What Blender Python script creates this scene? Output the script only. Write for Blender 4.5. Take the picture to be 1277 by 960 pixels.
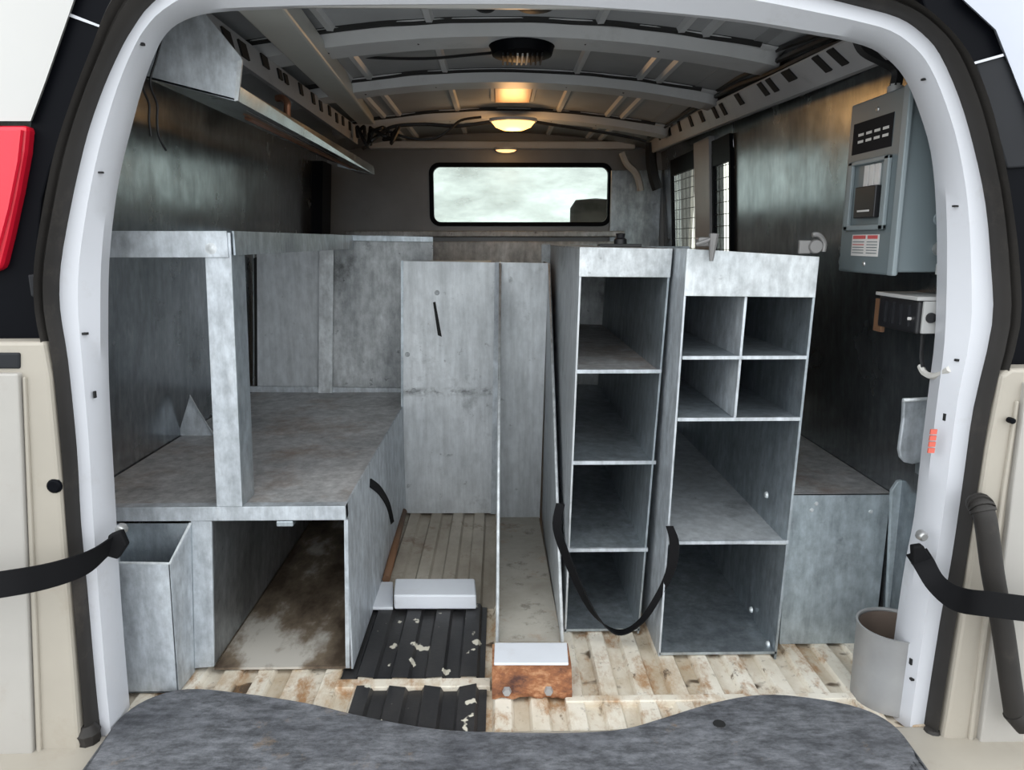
import bpy, bmesh, math, random
from mathutils import Vector, Matrix, Euler, noise
random.seed(7)
S = bpy.context.scene
COL = S.collection
for o in list(bpy.data.objects):
    bpy.data.objects.remove(o)

# ------------------------------------------------------------------ camera
FPX = 922.0
cam_d = bpy.data.cameras.new('camera')
cam = bpy.data.objects.new('camera', cam_d)
COL.objects.link(cam)
cam.location = (0, 0, 0.9)
cam.rotation_euler = Euler((math.radians(90 - 11.05), 0, math.radians(-1.02)), 'XYZ')
cam_d.sensor_width = 36
cam_d.lens = FPX / 1277 * 36
cam_d.clip_start = 0.02
S.camera = cam

# ------------------------------------------------------------------ world and exposure
W = bpy.data.worlds.new('overcast_sky')
S.world = W
W.use_nodes = True
wn = W.node_tree.nodes
wn['Background'].inputs['Color'].default_value = (0.93, 0.97, 1.0, 1)
wn['Background'].inputs['Strength'].default_value = 1.55
S.view_settings.view_transform = 'Standard'
S.view_settings.look = 'None'
S.view_settings.gamma = 1
S.view_settings.use_curve_mapping = False
S.view_settings.exposure = 0.78

# ------------------------------------------------------------------ pixel -> place helpers
CR = cam.rotation_euler.to_matrix()
C0 = Vector(cam.location)
def ray(x, y):
    return CR @ Vector(((x - 638.5) / FPX, -(y - 480) / FPX, -1))
def wY(x, y, Y):
    d = ray(x, y); return C0 + d * (Y / d.y)
def wZ(x, y, Z=0.0):
    d = ray(x, y); return C0 + d * ((Z - C0.z) / d.z)
def wX(x, y, X):
    d = ray(x, y); return C0 + d * (X / d.x)
PROF = [(-0.05, .875), (.4, .872), (.8, .846), (1.0, .834), (1.1, .828), (1.2, .822), (1.28, .816), (1.34, .806), (1.42, .78)]
def half(z):
    if z <= PROF[0][0]: return PROF[0][1]
    for (a, b), (c, d) in zip(PROF, PROF[1:]):
        if z <= c: return b + (d - b) * (z - a) / (c - a)
    return PROF[-1][1]
def wallR(z): return half(z) - .015
def wallL(z): return -half(z) - .015
def wW(x, y, side=1, inset=0.0):
    X = .8 * side
    for _ in range(12):
        p = wX(x, y, X)
        X = (wallR(p.z) - inset) if side > 0 else (wallL(p.z) + inset)
    return wX(x, y, X)

# ------------------------------------------------------------------ mesh helpers
class MB:
    def __init__(s): s.v = []; s.f = []; s.sm = []
    def add(s, vs, fs, smooth=False):
        n = len(s.v); s.v += [tuple(v) for v in vs]
        for f in fs: s.f.append(tuple(i + n for i in f)); s.sm.append(smooth)
        return s
    def hexa(s, p):      # p: bottom loop of four, then top loop of four
        return s.add(p, [(3, 2, 1, 0), (4, 5, 6, 7), (0, 1, 5, 4), (1, 2, 6, 5), (2, 3, 7, 6), (3, 0, 4, 7)])
    def box(s, x0, x1, y0, y1, z0, z1):
        return s.hexa([(x0, y0, z0), (x1, y0, z0), (x1, y1, z0), (x0, y1, z0), (x0, y0, z1), (x1, y0, z1), (x1, y1, z1), (x0, y1, z1)])
    def prism(s, poly, off):
        n = len(poly); off = Vector(off)
        a = [Vector(p) for p in poly]; b = [p + off for p in a]
        fs = [tuple(range(n)), tuple(range(2 * n - 1, n - 1, -1))]
        fs += [(i, i + n, (i + 1) % n + n, (i + 1) % n) for i in range(n)]
        return s.add(a + b, fs)
    def sheet(s, p, t):
        p = [Vector(q) for q in p]
        nrm = (p[1] - p[0]).cross(p[2] - p[0]).normalized()
        return s.prism(p, nrm * t)
    def tube(s, path, r, n=8, cap=True, hollow=False):
        P = [Vector(p) for p in path]
        rs = r if isinstance(r, (list, tuple)) else [r] * len(P)
        up = None; rings = []
        for i, p in enumerate(P):
            t = (P[min(i + 1, len(P) - 1)] - P[max(i - 1, 0)]).normalized()
            if up is None:
                up = Vector((0, 0, 1)) if abs(t.z) < .9 else Vector((1, 0, 0))
            u = (up - t * up.dot(t)).normalized(); w = t.cross(u); up = u
            rings.append([p + (u * math.cos(2 * math.pi * k / n) + w * math.sin(2 * math.pi * k / n)) * rs[i] for k in range(n)])
        vs = [q for g in rings for q in g]; fs = []
        for i in range(len(P) - 1):
            for k in range(n):
                a = i * n + k; b = i * n + (k + 1) % n
                fs.append((a, b, b + n, a + n))
        s.add(vs, fs, True)
        if cap:
            s.add(rings[0], [tuple(range(n))[::-1]]); s.add(rings[-1], [tuple(range(n))])
        return s
    def lathe(s, c, prof, n=24, axis='z', smooth=True):
        vs = []; fs = []
        for (r, h) in prof:
            for k in range(n):
                a = 2 * math.pi * k / n
                d = {'z': Vector((r * math.cos(a), r * math.sin(a), h)),
                     'y': Vector((r * math.cos(a), h, r * math.sin(a))),
                     'x': Vector((h, r * math.cos(a), r * math.sin(a)))}[axis]
                vs.append(Vector(c) + d)
        for i in range(len(prof) - 1):
            for k in range(n):
                a = i * n + k; b = i * n + (k + 1) % n
                fs.append((a, b, b + n, a + n))
        return s.add(vs, fs, smooth)
    def ribbon(s, path, wd, t=.002):
        P = [Vector(p) for p in path]; n = len(P); vs = []; fs = []
        for i, p in enumerate(P):
            w = Vector(wd[i]); tg = (P[min(i + 1, n - 1)] - P[max(i - 1, 0)]).normalized()
            nn = tg.cross(w).normalized() * t / 2
            vs += [p - w / 2 - nn, p + w / 2 - nn, p + w / 2 + nn, p - w / 2 + nn]
        for i in range(n - 1):
            for k in range(4):
                a = i * 4 + k; b = i * 4 + (k + 1) % 4
                fs.append((a, b, b + 4, a + 4))
        fs += [(3, 2, 1, 0), tuple(range(4 * n - 4, 4 * n))]
        return s.add(vs, fs, True)
    def skin(s, rows, smooth=False, close=False):   # grid of points
        m = len(rows[0]); vs = [p for r in rows for p in r]; fs = []
        for i in range(len(rows) - 1):
            for k in range(m if close else m - 1):
                a = i * m + k; b = i * m + (k + 1) % m
                fs.append((a, b, b + m, a + m))
        return s.add(vs, fs, smooth)

def smooth_path(pts, k=6):
    P = [Vector(p) for p in pts]; out = []
    for i in range(len(P) - 1):
        a = P[max(i - 1, 0)]; b = P[i]; c = P[i + 1]; d = P[min(i + 2, len(P) - 1)]
        for j in range(k):
            t = j / k
            out.append(.5 * ((2 * b) + (c - a) * t + (2 * a - 5 * b + 4 * c - d) * t * t + (3 * b - a - 3 * c + d) * t ** 3))
    out.append(P[-1])
    return out

def put(name, mb, mat, parent=None, bevel=0, label=None, cat=None, group=None, kind=None, solid=0):
    me = bpy.data.meshes.new(name)
    me.from_pydata(mb.v, [], mb.f)
    me.polygons.foreach_set('use_smooth', mb.sm)
    bm = bmesh.new(); bm.from_mesh(me)
    bmesh.ops.remove_doubles(bm, verts=bm.verts, dist=1e-6)
    if not solid: bmesh.ops.recalc_face_normals(bm, faces=bm.faces)
    for e in bm.edges:
        if len(e.link_faces) == 2 and e.calc_face_angle(0) > .6: e.smooth = False
    bm.to_mesh(me); bm.free()
    me.materials.append(MAT[mat] if isinstance(mat, str) else mat)
    o = bpy.data.objects.new(name, me); COL.objects.link(o)
    if parent:
        o.parent = parent
        o.matrix_parent_inverse = parent.matrix_basis.inverted()
        if parent.parent:
            o.matrix_parent_inverse = (parent.parent.matrix_basis @ parent.matrix_parent_inverse @ parent.matrix_basis).inverted() if False else Matrix.Identity(4)
    if bevel:
        m = o.modifiers.new('bevel', 'BEVEL'); m.width = bevel; m.segments = 2; m.limit_method = 'ANGLE'; m.angle_limit = .7
    if solid:
        m = o.modifiers.new('solid', 'SOLIDIFY'); m.thickness = abs(solid); m.offset = 1 if solid > 0 else -1
    for k, v in (('label', label), ('category', cat), ('group', group), ('kind', kind)):
        if v: o[k] = v
    return o
def thing(name, label, cat, loc, group=None):
    o = bpy.data.objects.new(name, None); COL.objects.link(o)
    o.location = loc; o.empty_display_size = .05
    o['label'] = label; o['category'] = cat
    if group: o['group'] = group
    return o

# ------------------------------------------------------------------ materials
MAT = {}
class NT:
    def __init__(s, name):
        m = bpy.data.materials.new(name); m.use_nodes = True
        s.m = m; s.t = m.node_tree; s.b = s.t.nodes['Principled BSDF']
        s.co = s.t.nodes.new('ShaderNodeTexCoord').outputs['Object']
        MAT[name] = m
    def link(s, a, b): s.t.links.new(a, b)
    def noise(s, scale, detail=4, stretch=None, rough=.6, off=(0, 0, 0)):
        n = s.t.nodes.new('ShaderNodeTexNoise'); n.inputs['Scale'].default_value = scale
        n.inputs['Detail'].default_value = detail; n.inputs['Roughness'].default_value = rough
        mp = s.t.nodes.new('ShaderNodeMapping'); mp.inputs['Scale'].default_value = stretch or (1, 1, 1)
        mp.inputs['Location'].default_value = off
        s.link(s.co, mp.inputs['Vector']); s.link(mp.outputs['Vector'], n.inputs['Vector'])
        return n.outputs['Fac']
    def voro(s, scale):
        n = s.t.nodes.new('ShaderNodeTexVoronoi'); n.inputs['Scale'].default_value = scale
        s.link(s.co, n.inputs['Vector'])
        sp = s.t.nodes.new('ShaderNodeSeparateColor'); s.link(n.outputs['Color'], sp.inputs['Color'])
        return sp.outputs[0]
    def ramp(s, fac, stops):
        n = s.t.nodes.new('ShaderNodeValToRGB'); e = n.color_ramp.elements
        while len(e) < len(stops): e.new(.5)
        for el, (p, c) in zip(e, stops):
            el.position = p
            el.color = (c, c, c, 1) if isinstance(c, (int, float)) else (*c, 1)
        s.link(fac, n.inputs['Fac']); return n.outputs['Color']
    def mix(s, fac, a, b, mode='MIX'):
        n = s.t.nodes.new('ShaderNodeMix'); n.data_type = 'RGBA'; n.blend_type = mode
        for sock, v in ((n.inputs[0], fac), (n.inputs[6], a), (n.inputs[7], b)):
            if hasattr(v, 'links'): s.link(v, sock)
            elif isinstance(v, (int, float)): sock.default_value = v if sock == n.inputs[0] else (v, v, v, 1)
            else: sock.default_value = (*v, 1)
        return n.outputs[2]
    def bump(s, h, strength=.2, dist=.002):
        n = s.t.nodes.new('ShaderNodeBump'); n.inputs['Strength'].default_value = strength
        n.inputs['Distance'].default_value = dist
        s.link(h, n.inputs['Height']); s.link(n.outputs['Normal'], s.b.inputs['Normal'])
    def fin(s, color, rough=.5, metal=0.0, spec=.5):
        for k, v in (('Base Color', color), ('Roughness', rough), ('Metallic', metal), ('Specular IOR Level', spec)):
            i = s.b.inputs[k]
            if hasattr(v, 'links'): s.link(v, i)
            elif isinstance(v, (int, float)): i.default_value = v
            else: i.default_value = (*v, 1)
        return s.m

def galv(name, lo=(.30, .32, .34), hi=(.60, .64, .66), metal=.7, rough=(.35, .55), dirt=.5, rust=0.0, seed=0.0, spangle=.25, bump=.1, grime=(.05, .05, .05)):
    n = NT(name); o = (seed, seed * 1.7, seed * .6)
    a = n.ramp(n.noise(3.2, 6, (1, 1, .7), .65, o), [(.3, lo), (.72, hi)])
    v = n.ramp(n.noise(42, 5, (1, 1, .6), .65, o), [(.35, 1 - spangle * 1.3), (.65, 1.0)])
    c = n.mix(1.0, a, v, 'MULTIPLY')
    st = n.ramp(n.noise(7, 5, (5, 5, .5), .7, o), [(.35, .72), (.62, 1.0)])
    c = n.mix(.8, c, st, 'MULTIPLY')
    bl = n.ramp(n.noise(5, 7, None, .7, (o[0] + 3, o[1], o[2])), [(.58, 0), (.74, dirt)])
    c = n.mix(bl, c, grime)
    sp = n.ramp(n.noise(38, 4, None, .6, o), [(.66, 0), (.74, dirt * .7)])
    c = n.mix(sp, c, (.06, .06, .06))
    wh = n.ramp(n.noise(26, 5, (1, 1, .35), .7, (o[0], o[1] + 9, 0)), [(.6, 0), (.75, .35)])
    c = n.mix(wh, c, (.75, .77, .78))
    if rust:
        r = n.ramp(n.noise(4.5, 7, None, .72, (o[0] + 7, 2, 1)), [(.60 - .12 * rust, 0), (.74, min(1, rust))])
        c = n.mix(r, c, (.26, .15, .08))
    rr = n.ramp(n.noise(6, 4, None, .6, o), [(.3, rough[0]), (.7, rough[1])])
    n.bump(n.noise(14, 3, None, .5, o), bump, .004)
    return n.fin(c, rr, metal)

galv('galv', (.36, .41, .45), (.66, .73, .77), .78, (.33, .5), .5, seed=1)
galv('galv_bright', (.54, .58, .62), (.78, .83, .87), .5, (.42, .6), .3, seed=2)
galv('galv_header', (.64, .68, .70), (.88, .91, .92), .4, (.45, .6), .45, seed=4)
galv('galv_dirty', (.28, .30, .31), (.76, .79, .80), .5, (.4, .6), 1.0, seed=5)
galv('galv_flat', (.52, .55, .57), (.72, .75, .77), .45, (.4, .55), .55, seed=11, spangle=.12)
galv('galv_box', (.42, .49, .53), (.62, .70, .74), .5, (.35, .5), .35, seed=14)
galv('galv_shelf', (.44, .44, .44), (.78, .77, .76), .45, (.4, .6), .5, .8, seed=6)
galv('galv_wall', (.27, .30, .32), (.47, .50, .53), .92, (.16, .30), .4, seed=3, spangle=.2, bump=.035)
galv('galv_scrape', (.34, .36, .37), (.74, .77, .78), .85, (.3, .5), .8, seed=9, bump=.3)

def locker_mat():
    m = galv('galv_locker', (.56, .59, .61), (.76, .79, .81), .4, (.38, .52), .6, seed=11, spangle=.12)
    t = m.node_tree; b = t.nodes['Principled BSDF']
    src = b.inputs['Base Color'].links[0].from_socket
    n = NT.__new__(NT); n.m = m; n.t = t; n.b = b; n.co = [x for x in t.nodes if x.type == 'TEX_COORD'][0].outputs['Object']
    sp = t.nodes.new('ShaderNodeSeparateXYZ'); n.link(n.co, sp.inputs[0])
    z0 = wY(560, 488, 2.36).z
    mr = t.nodes.new('ShaderNodeMapRange'); n.link(sp.outputs['Z'], mr.inputs['Value'])
    mr.inputs['From Min'].default_value = z0 - .05; mr.inputs['From Max'].default_value = z0 + .05
    band = n.ramp(mr.outputs[0], [(.3, 0), (.5, 1), (.66, 0)])
    nz = n.ramp(n.noise(30, 5, (1, 1, 1.5), .65), [(.42, 0), (.6, .8)])
    c = n.mix(n.mix(1.0, band, nz, 'MULTIPLY'), src, (.08, .08, .08))
    n.link(c, b.inputs['Base Color'])
locker_mat()

def paint(name, col, rough=.4, dirt=0.0, dcol=(.2, .14, .08), metal=0.0, var=.12, seed=0.0, bump=0, spec=.5):
    n = NT(name)
    lo = tuple(c * (1 - var) for c in col)
    c = n.ramp(n.noise(4, 5, None, .6, (seed, 0, seed)), [(.3, lo), (.7, col)])
    if dirt:
        d = n.ramp(n.noise(9, 7, None, .72, (seed + 4, seed, 1)), [(.62 - .16 * dirt, 0), (.80 - .12 * dirt, min(1, dirt))])
        c = n.mix(d, c, dcol)
    if bump: n.bump(n.noise(60, 4), bump, .002)
    return n.fin(c, rough, metal, spec)
paint('frame_white', (.60, .61, .645), .35, .3, (.35, .33, .30), var=.05)
paint('body_cream', (.385, .35, .295), .45, .3, (.24, .19, .13), var=.12)
paint('door_pale', (.40, .38, .35), .45, .35, (.30, .25, .20), var=.12)
paint('body_white', (.50, .49, .47), .3, var=.04)
paint('body_cool', (.46, .48, .54), .3, var=.04)
paint('black_trim', (.0035, .004, .006), .45, var=.3, spec=.06)
paint('grey_trim', (.022, .023, .026), .5, var=.2, spec=.15)
paint('rubber', (.030, .027, .0245), .6, .45, (.085, .072, .06), var=.45, bump=.15, spec=.3)
paint('strap', (.006, .006, .007), .7, .2, (.025, .022, .02), var=.3, bump=.3, spec=.15)
paint('cable', (.012, .012, .013), .45)
paint('cable_white', (.62, .60, .56), .4, .2)
paint('roof_paint', (.36, .37, .38), .42, .2, (.16, .15, .14), var=.25)
paint('bow_paint', (.58, .59, .60), .4, .25, (.15, .14, .12), var=.15)
paint('rail_paint', (.44, .44, .45), .38, .35, (.10, .09, .08), var=.2)
paint('beam_paint', (.50, .51, .48), .35, .2, (.14, .13, .10), var=.12)
paint('bulkhead_paint', (.20, .205, .21), .38, .3, (.06, .055, .05), var=.25, metal=.2)
paint('sealant', (.02, .02, .02), .7)
paint('dark_void', (.008, .008, .008), .8)
paint('breaker_grey', (.145, .178, .19), .38, .15, (.10, .11, .11), var=.08)
paint('breaker_light', (.22, .26, .275), .38, .1, (.10, .11, .11), var=.08)
paint('label_white', (.70, .68, .66), .5)
paint('label_red', (.60, .10, .10), .5)
paint('switch_black', (.015, .015, .017), .4)
paint('label_black', (.012, .012, .014), .7, spec=.15)
paint('steel', (.55, .55, .54), .3, .3, (.2, .18, .15), metal=.8)
paint('rust_steel', (.20, .10, .05), .7, .6, (.06, .035, .02), var=.4, bump=.4)
paint('copper', (.42, .20, .12), .35, .3, (.15, .08, .05), metal=.7)
paint('inverter_grey', (.46, .46, .45), .35, .15, (.2, .2, .2))
paint('can_tin', (.42, .42, .42), .5, .4, (.30, .24, .19), metal=.3, var=.3)
paint('white_block', (.72, .74, .78), .45, .2, (.35, .28, .2))
paint('can_inside', (.20, .15, .12), .7, .5, (.10, .07, .05), var=.4)
paint('tool_grey', (.20, .195, .19), .45, .3, (.10, .09, .08), metal=.3)
paint('seat_cloth', (.03, .03, .034), .9)
paint('pale_ground', (.34, .34, .33), .9, .3, (.12, .12, .12), var=.3)
paint('red_mark', (.62, .12, .08), .5)
paint('grille_wire', (.02, .02, .02), .5)
paint('reflector', (.62, .36, .20), .35, .2, metal=.3)  # orange glow of the dome lamp put into the plate's colour

n = NT('lamp_red')
n.fin((.62, .010, .03), .25); n.b.inputs['Coat Weight'].default_value = .1
n = NT('lamp_lens'); n.fin((.9, .55, .2), .4)
n.b.inputs['Emission Color'].default_value = (1.0, .50, .13, 1); n.b.inputs['Emission Strength'].default_value = 2.2
n = NT('glow_disc'); n.fin((.9, .55, .2), .4)  # glowing disc added where a small amber glint shows
n.b.inputs['Emission Color'].default_value = (1.0, .55, .2, 1); n.b.inputs['Emission Strength'].default_value = 1.4
n = NT('chrome'); n.fin((.8, .8, .82), .15, 1.0)

# dirty glass: clear pane under a film of dust
for gname, tint, lo_, hi_ in (('glass_dirty', (.69, .735, .70), .06, .42), ('glass_side', (.86, .86, .80), .02, .08)):
  n = NT(gname)
  tr = n.t.nodes.new('ShaderNodeBsdfTransparent'); tr.inputs['Color'].default_value = (*tint, 1)
  mx = n.t.nodes.new('ShaderNodeMixShader')
  n.fin((.55, .58, .54), .25)
  f = n.ramp(n.noise(2.2, 5, (1, 1, 2.5), .65), [(.35, lo_), (.75, hi_)])
  n.link(f, mx.inputs['Fac']); n.link(tr.outputs[0], mx.inputs[1]); n.link(n.b.outputs[0], mx.inputs[2])
  n.link(mx.outputs[0], n.t.nodes['Material Output'].inputs['Surface'])

# painted ribbed floor: cream paint, worn tan, rust and bare brown wells
n = NT('floor_paint')
c = n.ramp(n.noise(5, 6, (1, .7, 1), .65), [(.32, (.56, .49, .38)), (.62, (.78, .73, .63))])
r = n.ramp(n.noise(9, 7, (1.2, .6, 1), .72, (2, 1, 0)), [(.50, 0), (.66, .75)])
c = n.mix(r, c, (.40, .25, .12))
r = n.ramp(n.noise(16, 6, (1.2, .5, 1), .7, (5, 3, 0)), [(.64, 0), (.69, .9)])
c = n.mix(r, c, (.12, .08, .05))
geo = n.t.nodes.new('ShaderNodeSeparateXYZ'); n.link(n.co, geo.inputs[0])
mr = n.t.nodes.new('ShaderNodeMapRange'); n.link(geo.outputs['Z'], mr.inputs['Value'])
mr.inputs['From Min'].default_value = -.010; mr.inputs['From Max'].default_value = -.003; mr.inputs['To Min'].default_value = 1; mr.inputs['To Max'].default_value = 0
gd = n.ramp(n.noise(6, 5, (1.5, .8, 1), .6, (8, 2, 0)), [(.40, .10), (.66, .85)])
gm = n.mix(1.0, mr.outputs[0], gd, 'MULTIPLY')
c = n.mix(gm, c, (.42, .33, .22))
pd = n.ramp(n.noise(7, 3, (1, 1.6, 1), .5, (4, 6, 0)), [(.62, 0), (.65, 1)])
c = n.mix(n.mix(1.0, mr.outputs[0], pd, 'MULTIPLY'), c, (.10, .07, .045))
ru = n.ramp(n.noise(11, 7, (1.3, .7, 1), .74, (1, 9, 0)), [(.52, 0), (.64, .9)])
c = n.mix(ru, c, (.36, .19, .08))
sk = n.ramp(n.noise(45, 5, None, .65, (1, 2, 0)), [(.60, 0), (.70, .6)])
c = n.mix(sk, c, (.14, .10, .07))
n.bump(n.noise(40, 5), .3, .003)
n.fin(c, .6)
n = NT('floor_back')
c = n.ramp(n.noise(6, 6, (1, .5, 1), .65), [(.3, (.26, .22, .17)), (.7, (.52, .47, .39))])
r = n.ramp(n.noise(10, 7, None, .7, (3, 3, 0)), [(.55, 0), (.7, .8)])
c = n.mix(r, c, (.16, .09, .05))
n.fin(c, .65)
n = NT('floor_mat')
c = n.ramp(n.noise(8, 5, (2, .5, 1)), [(.3, (.012, .012, .014)), (.7, (.035, .033, .032))])
r = n.ramp(n.noise(24, 3, (1, .8, 1), .5, (1, 7, 0)), [(.665, 0), (.685, 1)])
c = n.mix(r, c, (.62, .58, .48))
n.bump(n.noise(80, 3), .2, .002)
n.fin(c, .45)
n = NT('step_mat')
c = n.ramp(n.noise(5, 7, (1, 1.5, 1), .7), [(.3, (.06, .062, .07)), (.7, (.15, .154, .165))])
st = n.ramp(n.noise(30, 8, (.7, 1.6, 1), .78), [(.40, .55), (.64, 1.6)])
c = n.mix(1.0, c, st, 'MULTIPLY')
r = n.ramp(n.noise(6, 7, None, .75, (3, 8, 0)), [(.59, 0), (.68, .6)])
c = n.mix(r, c, (.26, .18, .11))
n.bump(n.noise(120, 4), .5, .003)
n.fin(c, .55)
n = NT('slot_floor')
c = n.ramp(n.noise(5, 6, (1, 1, 1), .65), [(.3, (.30, .27, .22)), (.7, (.50, .47, .41))])
r = n.ramp(n.noise(7, 7, None, .7, (1, 4, 0)), [(.52, 0), (.72, .9)])
c = n.mix(r, c, (.34, .19, .10))
sk = n.ramp(n.noise(22, 5, None, .7, (2, 2, 0)), [(.56, 0), (.68, .7)])
c = n.mix(sk, c, (.14, .12, .09))
n.fin(c, .6, .1)
n = NT('rusty_block')
c = n.ramp(n.noise(14, 7, (1, 1, 2), .75), [(.34, (.06, .022, .014)), (.52, (.26, .10, .04)), (.68, (.52, .30, .16))])
n.bump(n.noise(30, 6), .8, .01)
n.fin(c, .8)
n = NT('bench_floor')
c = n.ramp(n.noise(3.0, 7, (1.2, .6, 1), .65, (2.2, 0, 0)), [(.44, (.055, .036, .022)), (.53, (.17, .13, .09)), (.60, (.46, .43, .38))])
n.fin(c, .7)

# ------------------------------------------------------------------ the setting
YF = 1.27          # plane of the door frame
YB = 3.75          # bulkhead
put('floor_ground', MB().box(-30, 30, -30, 40, -.75, -.65), 'pale_ground', kind='structure')  # unseen ground, toned pale to bounce light up into the van

# ribbed floor
PER = .072
def ribz(x):
    u = ((x + .01) / PER) % 1.0
    if u < .44: return 0.0
    if u < .52: return -.010 * (u - .44) / .08
    if u < .92: return -.010
    return -.010 * (1 - (u - .92) / .08)
def rib_breaks(x0, x1):
    k = math.floor(x0 / PER) - 1; xs = [x0, x1]
    while k * PER < x1 + PER:
        for u in (0, .44, .52, .92):
            x = (k + u) * PER - .01
            if x0 + .001 < x < x1 - .001: xs.append(x)
        k += 1
    return sorted(xs)
def ribbed(x0, x1, y0, y1, dz=0.0, wob=0.0, ny=1):
    xs = rib_breaks(x0, x1); rows = []
    for j in range(ny + 1):
        row = []
        for x in xs:
            y = y0 + (y1 - y0) * j / ny
            if wob and j in (0, ny): y += wob * (noise.noise(Vector((x * 22, j * 3.1, 1))))
            row.append((x, y, ribz(x) + dz))
        rows.append(row)
    return MB().skin(rows)
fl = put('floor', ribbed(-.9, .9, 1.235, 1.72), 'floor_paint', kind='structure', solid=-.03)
put('rear_floor_sheet', ribbed(-.9, .9, 1.72, 4.7, .001), 'floor_back', fl, solid=-.03)
put('cross_strip', MB().box(-.34, -.02, 1.372, 1.402, -.014, .003), 'floor_paint', fl, bevel=.002)
put('cross_seam', MB().box(.13, .86, 1.318, 1.338, -.014, .0025), 'floor_paint', fl, bevel=.002)

# walls: bent sheet following the van's side
def wall_rows(fn, y0, y1, zs, t=0):
    return [[(fn(z) + t, y, z) for z in zs] for y in (y0, y1)]
ZS = [-.05, .4, .6, .8, .9, 1.0, 1.1, 1.15, 1.2, 1.25, 1.28, 1.31, 1.34, 1.38, 1.42]
def wall_seg(mb, side, y0, y1, zs, th=.03):
    fn = wallR if side > 0 else wallL
    a = [[(fn(z), y0, z) for z in zs], [(fn(z), y1, z) for z in zs]]
    b = [[(fn(z) + side * th, y0, z) for z in zs], [(fn(z) + side * th, y1, z) for z in zs]]
    mb.skin(a, True); mb.skin(b, True)
    mb.skin([a[0], b[0]]); mb.skin([a[1], b[1]])
    mb.skin([[a[0][0], a[1][0]], [b[0][0], b[1][0]]]); mb.skin([[a[0][-1], a[1][-1]], [b[0][-1], b[1][-1]]])
    return mb
mb = MB(); wall_seg(mb, -1, YF + .01, YB, ZS)
wl = put('wall_left', mb, 'galv_wall', kind='structure')
put('wall_post', MB().hexa([(wallL(.4) , 3.45, .4), (wallL(.4) + .05, 3.45, .4), (wallL(.4) + .05, 3.62, .4), (wallL(.4), 3.62, .4),
    (wallL(1.25), 3.45, 1.25), (wallL(1.25) + .05, 3.45, 1.25), (wallL(1.25) + .05, 3.62, 1.25), (wallL(1.25), 3.62, 1.25)]), 'black_trim', wl)
# right wall with two window openings
p1a, p1b = wW(841, 262).y, wW(872, 262).y      # far pane: from, to
p2a, p2b = wW(893, 262).y, wW(915, 262).y
zt, zb = 1.25, .70
mb = MB()
wall_seg(mb, 1, YF + .01, p2b, ZS)
wall_seg(mb, 1, p1a, YB, ZS)
wall_seg(mb, 1, p2b, p1a, [-.05, .4, zb])
wall_seg(mb, 1, p2b, p1a, [zt, 1.34, 1.42])
wall_seg(mb, 1, p2a, p1b, [zb, .8, .9, 1.0, 1.1, 1.15, 1.2, zt])
wr = put('wall_right', mb, 'galv_wall', kind='structure')
put('pillar_cover', MB().prism([wY(x, y, 1.49) for x, y in ((1112, 612), (1120, 600), (1200, 585), (1200, 812), (1104, 812))], (0, .01, 0)), 'galv_box', wr, bevel=.002)
mb = MB()
wall_seg(mb, 1, p2a + .01, p1b - .01, [zb, .8, .9, 1.0, 1.1, 1.15, 1.2, zt + .03], -.022)
put('window_pillar', mb, 'rail_paint', wr)
def side_window(idx, ya, yb, top):
    zs = [zb, .8, .9, 1.0, 1.1, 1.15, 1.2, top]
    y0, y1 = min(ya, yb), max(ya, yb)
    w = put('window_%d' % idx, wall_seg(MB(), 1, y0, y1, zs, .005), 'glass_side', kind='structure')
    for v in w.data.vertices: v.co.x += .012
    fr = MB()
    for (a, b) in ((y0 - .004, y0 + .012), (y1 - .012, y1 + .004)):
        wall_seg(fr, 1, a, b, zs, -.014)
    wall_seg(fr, 1, y0, y1, [top - .045, zt + .01], -.014)
    wall_seg(fr, 1, y0, y1, [zb, zb + .03], -.014)
    put('window_frame', fr, 'black_trim', w)
    gr = MB()
    nz = int((top - zb) / .042)
    for k in range(1, nz + 1):
        z = zb + k * .042
        if z > top - .04: break
        gr.tube([(wallR(z) - .006, y0 + .01, z), (wallR(z) - .006, y1 - .01, z)], .0014, 5)
    ny = max(2, int((y1 - y0) / .055))
    for k in range(1, ny):
        y = y0 + (y1 - y0) * k / ny
        gr.tube([(wallR(z) - .006, y, z) for z in zs], .0014, 5)
    put('wire_grille', gr, 'grille_wire', w)
side_window(2, p1b, p1a, 1.235)
side_window(3, p2b, p2a, 1.215)

# bulkhead with its window
def rrect(x0, x1, z0, z1, r, n=6):
    pts = []
    for (cx, cz, a0) in ((x1 - r, z1 - r, 0), (x0 + r, z1 - r, 90), (x0 + r, z0 + r, 180), (x1 - r, z0 + r, 270)):
        for k in range(n + 1):
            a = math.radians(a0 + 90 * k / n); pts.append((cx + r * math.cos(a), cz + r * math.sin(a)))
    return pts
a = wY(540, 208, YB); b = wY(757, 277, YB)
hole = rrect(a.x, b.x, b.z, a.z, .035)
cx, cz = (a.x + b.x) / 2, (a.z + b.z) / 2
outer = []
for (x, z) in hole:
    dx, dz = x - cx, z - cz
    s_ = min((((.95 - cx) if dx > 0 else (cx + .95)) / abs(dx)) if dx else 9e9, ((1.45 - cz) if dz > 0 else (cz + .05)) / max(abs(dz), 1e-6))
    outer.append((cx + dx * s_, cz + dz * s_))
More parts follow.
